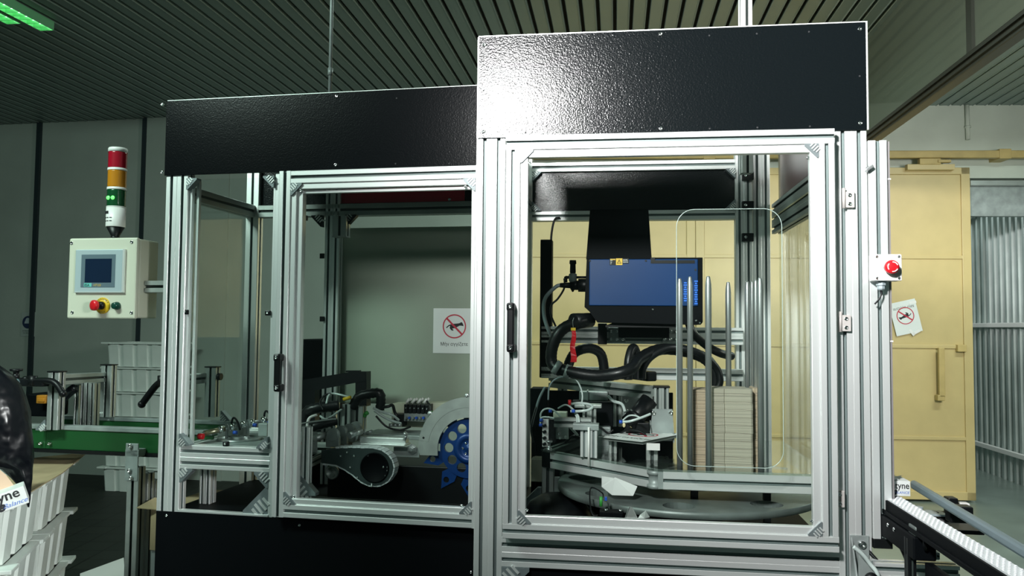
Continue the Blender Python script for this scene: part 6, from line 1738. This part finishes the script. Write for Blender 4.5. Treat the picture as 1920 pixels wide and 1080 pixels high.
screws(db, [(ux0 - .02, ya + .14, wB - .060), (ux0 - .02, ya + .19, wB - .060)], (-1, 0, 0), .006, .004)
yl = lg.y + .03; la = FC.v(1702, 1010, yl); lc_ = FC.v(1718, 1010, yl)
b = MB(); b.bar((la.x, yl, 0.0), (lc_.x, yl + .03, la.z), 2, 1, 1); b.build('leg', BLACK, t)
ka, kb_ = FC.v(1716, 989, lg.y), FC.v(1741, 1026, lg.y)
b = MB(); b.box((ka.x, lg.y, kb_.z), (kb_.x, lg.y + .05, ka.z), .003); o = b.build('leg_clamp', GALVD, t); screws(o, [(ka.x + .010, lg.y, ka.z - .012)], (0, -1, 0), .006, .005)
# guard tube
g0_ = FC.w(1712, 908, .985); g1_ = FC.w(1925, 1037, .985)
t = thing('guide_rail', 'grey round-edged guide rail beside the white belt', 'rail', FC, g1_)
b = MB(); dd = (g1_ - g0_).normalized(); b.obox((g0_ + g1_ + dd * .6) / 2, dd, V3((-dd.y, dd.x, 0)), Z, ((g1_ - g0_).length + .6, .018, .026), .007); b.build('rail_bar', mat('grey_guide_rail', (.13, .18, .20), .35), t)
q = FC.w(1782, 960, .96)
b = MB(); b.box((q.x, q.y, .93), (q.x + .06, q.y + .04, .975), .004); b.build('rail_clamp', BLACK, t)
# sensor with white end and black motor beyond the rail
q = FC.w(1790, 950, .955)
t = thing('rail_sensor', 'black sensor holder with white cap beyond the guide rail', 'sensor', FC, (q.x, q.y + .2, .90))
k0 = FC.v(1778, 934, q.y + .2); k1 = FC.v(1798, 970, q.y + .2)
b = MB(); b.box((k0.x, q.y + .2, k1.z), (k1.x, q.y + .24, k0.z), .004); b.box((q.x - .02, q.y - .02, k1.z), (k0.x + .01, q.y + .23, k1.z + .012), .002); b.build('holder', BLACK, t)
k2 = FC.v(1800, 943, q.y + .21); k3 = FC.v(1818, 957, q.y + .21)
b = MB(); b.box((k2.x, q.y + .205, k3.z), (k3.x, q.y + .235, k2.z), .003); b.build('white_cap', WHITE, t)
b = MB(); p_ = FC.v(1768, 948, q.y + .22); b.tube([p_, p_ + X * .012 + Z * .008, V3((k0.x + .005, q.y + .22, k0.z - .01))], .006, 8); b.build('cable', BLACK, t)
m0 = FC.v(1752, 975, q.y + .1); m1 = FC.v(1795, 985, q.y + .1)
b = MB(); b.cyl(m0 + Z * .0, m1 - Z * .01, .026, 18); b.cyl(m1 - Z * .01, m1 + X * .012 - Z * .012, .018, 14); single('gear_motor', b, BLACK, 'black motor body hanging under the guide rail', 'motor', FC, m1 - Z * .04)
b = MB(); p_ = FC.v(1740, 962, q.y + .1); b.obox(p_, X, Y, Z, (.09, .06, .006), .001); b.cyl(p_ - X * .025, p_ - X * .025 + Z * .018, .011, 12); single('side_bracket', b, GREYP, 'grey slotted bracket between belt and guide rail', 'bracket', FC, p_)
# printed carton on the belt
cw0 = FC.v(1708, 915, FC.w(1680, 932, wB).y); vv = cw0.y
x1_ = FC.v(1707, 915, vv).x; z1_ = FC.v(1690, 902, vv).z
z0_ = wB + .0032
t = thing('display_carton', 'small white printed carton standing on the far end of the white belt', 'carton', FC, (x1_ - .04, vv + .03, z0_))
hh_ = z1_ - z0_
b = MB(); b.box((x1_ - .125, vv, z0_), (x1_, vv + .085, z1_), .001); b.build('carton_body', PAPER, t)
b = MB(); b.text('Dentyne', hh_ * .60, (x1_ - .003, vv - .0004, z0_ + hh_ * .50), X, Z, .0003, 'RIGHT', bold=.0003, sx=.86); b.build('brand_text', INK, t)
b = MB(); b.text('Ice', hh_ * .62, (x1_ - .040, vv - .0004, z0_ + hh_ * .10), X, Z, .0003, 'RIGHT', shear=.45, bold=.0012); b.build('black_script', INK, t)
b = MB(); b.text('BALANCE', hh_ * .24, (x1_ - .004, vv - .0004, z0_ + hh_ * .16), X, Z, .0003, 'RIGHT', shear=.25); b.build('blue_script', BLUEPR, t)
b = MB(); b.plate([(-.12, .0), (-.03, 0), (-.045, .07), (-.12, .07)], (x1_, vv + .008, z1_ + .0005), X, Y, .004); b.build('raised_flap', PAPER, t)
b = MB()
for k in range(5): b.obox(V3((x1_ - .02 - .018 * k, vv + .045 + .006 * (k % 2), z1_ + .0054)), V3((.7, .7, 0)), V3((-.7, .7, 0)), Z, (.05, .005, .0006))
b.build('printed_streaks', GREYP, t)['kind'] = 'stuff'
# front rail, cable and small parts low at the right
fw = .90
q = R(1660, 1066, -.06); q2 = FR.v(1800, 1066, -.06)
t = thing('front_cross_rail', 'bright slotted cross rail at the bottom right corner', 'rail', FR, (q.x, -.06, q.z - .05))
b = MB(); b.bar((R(1640, 1066, -.06).x, -.06, R(1660, 1100, -.06).z), (q2.x, -.015, R(1660, 1056, -.06).z), 0, 1, 2); b.build('rail_profile', ALU, t)
b = MB(); p_ = R(1640, 1066, -.07)
b.tube([R(1600, 1025, -.07), R(1618, 1040, -.07), R(1632, 1058, -.07), R(1645, 1075, -.08), R(1650, 1100, -.08)], .006, 8); single('clear_cable', b, TUBE, 'clear cable coming from the galvanised corner plates', 'cable', FR, R(1650, 1100, -.08))
b = MB(); b.tube([R(1612, 1018, .02), R(1630, 1035, .0), R(1648, 1055, -.03)], .005, 8); single('black_cable', b, RUBBER, 'black cable running from the post foot to the cross rail', 'cable', FR, R(1648, 1055, -.03))
b = MB(); p_ = R(1634, 1088, -.09); b.ball(p_, .020, 10, (1, .7, 1.1)); single('black_foot_knob', b, BLACK, 'round black foot below the galvanised corner plates', 'foot', FR, p_ - Z * .02)
y_ = lg.y + .12
b = MB()
for k in range(3):
    p_ = FC.v(1722 + k * 14, 1050, y_); b.box((p_.x, y_, p_.z), (p_.x + .018, y_ + .05, p_.z + .02 - .004 * (k % 2)), .003)
single('grey_terminals', b, GREYP, 'grey terminal blocks behind the bright cross rail', 'terminal block', FC, FC.v(1722, 1050, y_), kind='stuff')
b = MB(); b.tube([FC.v(1733, 1000, lg.y - .02), FC.v(1735, 1030, lg.y - .02), FC.v(1750, 1045, y_), FC.v(1760, 1042, y_)], .004, 8); single('looped_cable', b, BLACK, 'dark cable looping behind the conveyor leg', 'cable', FC, FC.v(1750, 1048, y_))
b = MB(); b.tube([FC.v(1672, 995, ya + .25), FC.v(1690, 1030, ya + .2), FC.v(1702, 1058, ya + .15)], .004, 8); single('hanging_cable', b, BLACK, 'black cable dropping from the drive box', 'cable', FC, FC.v(1702, 1058, ya + .15))
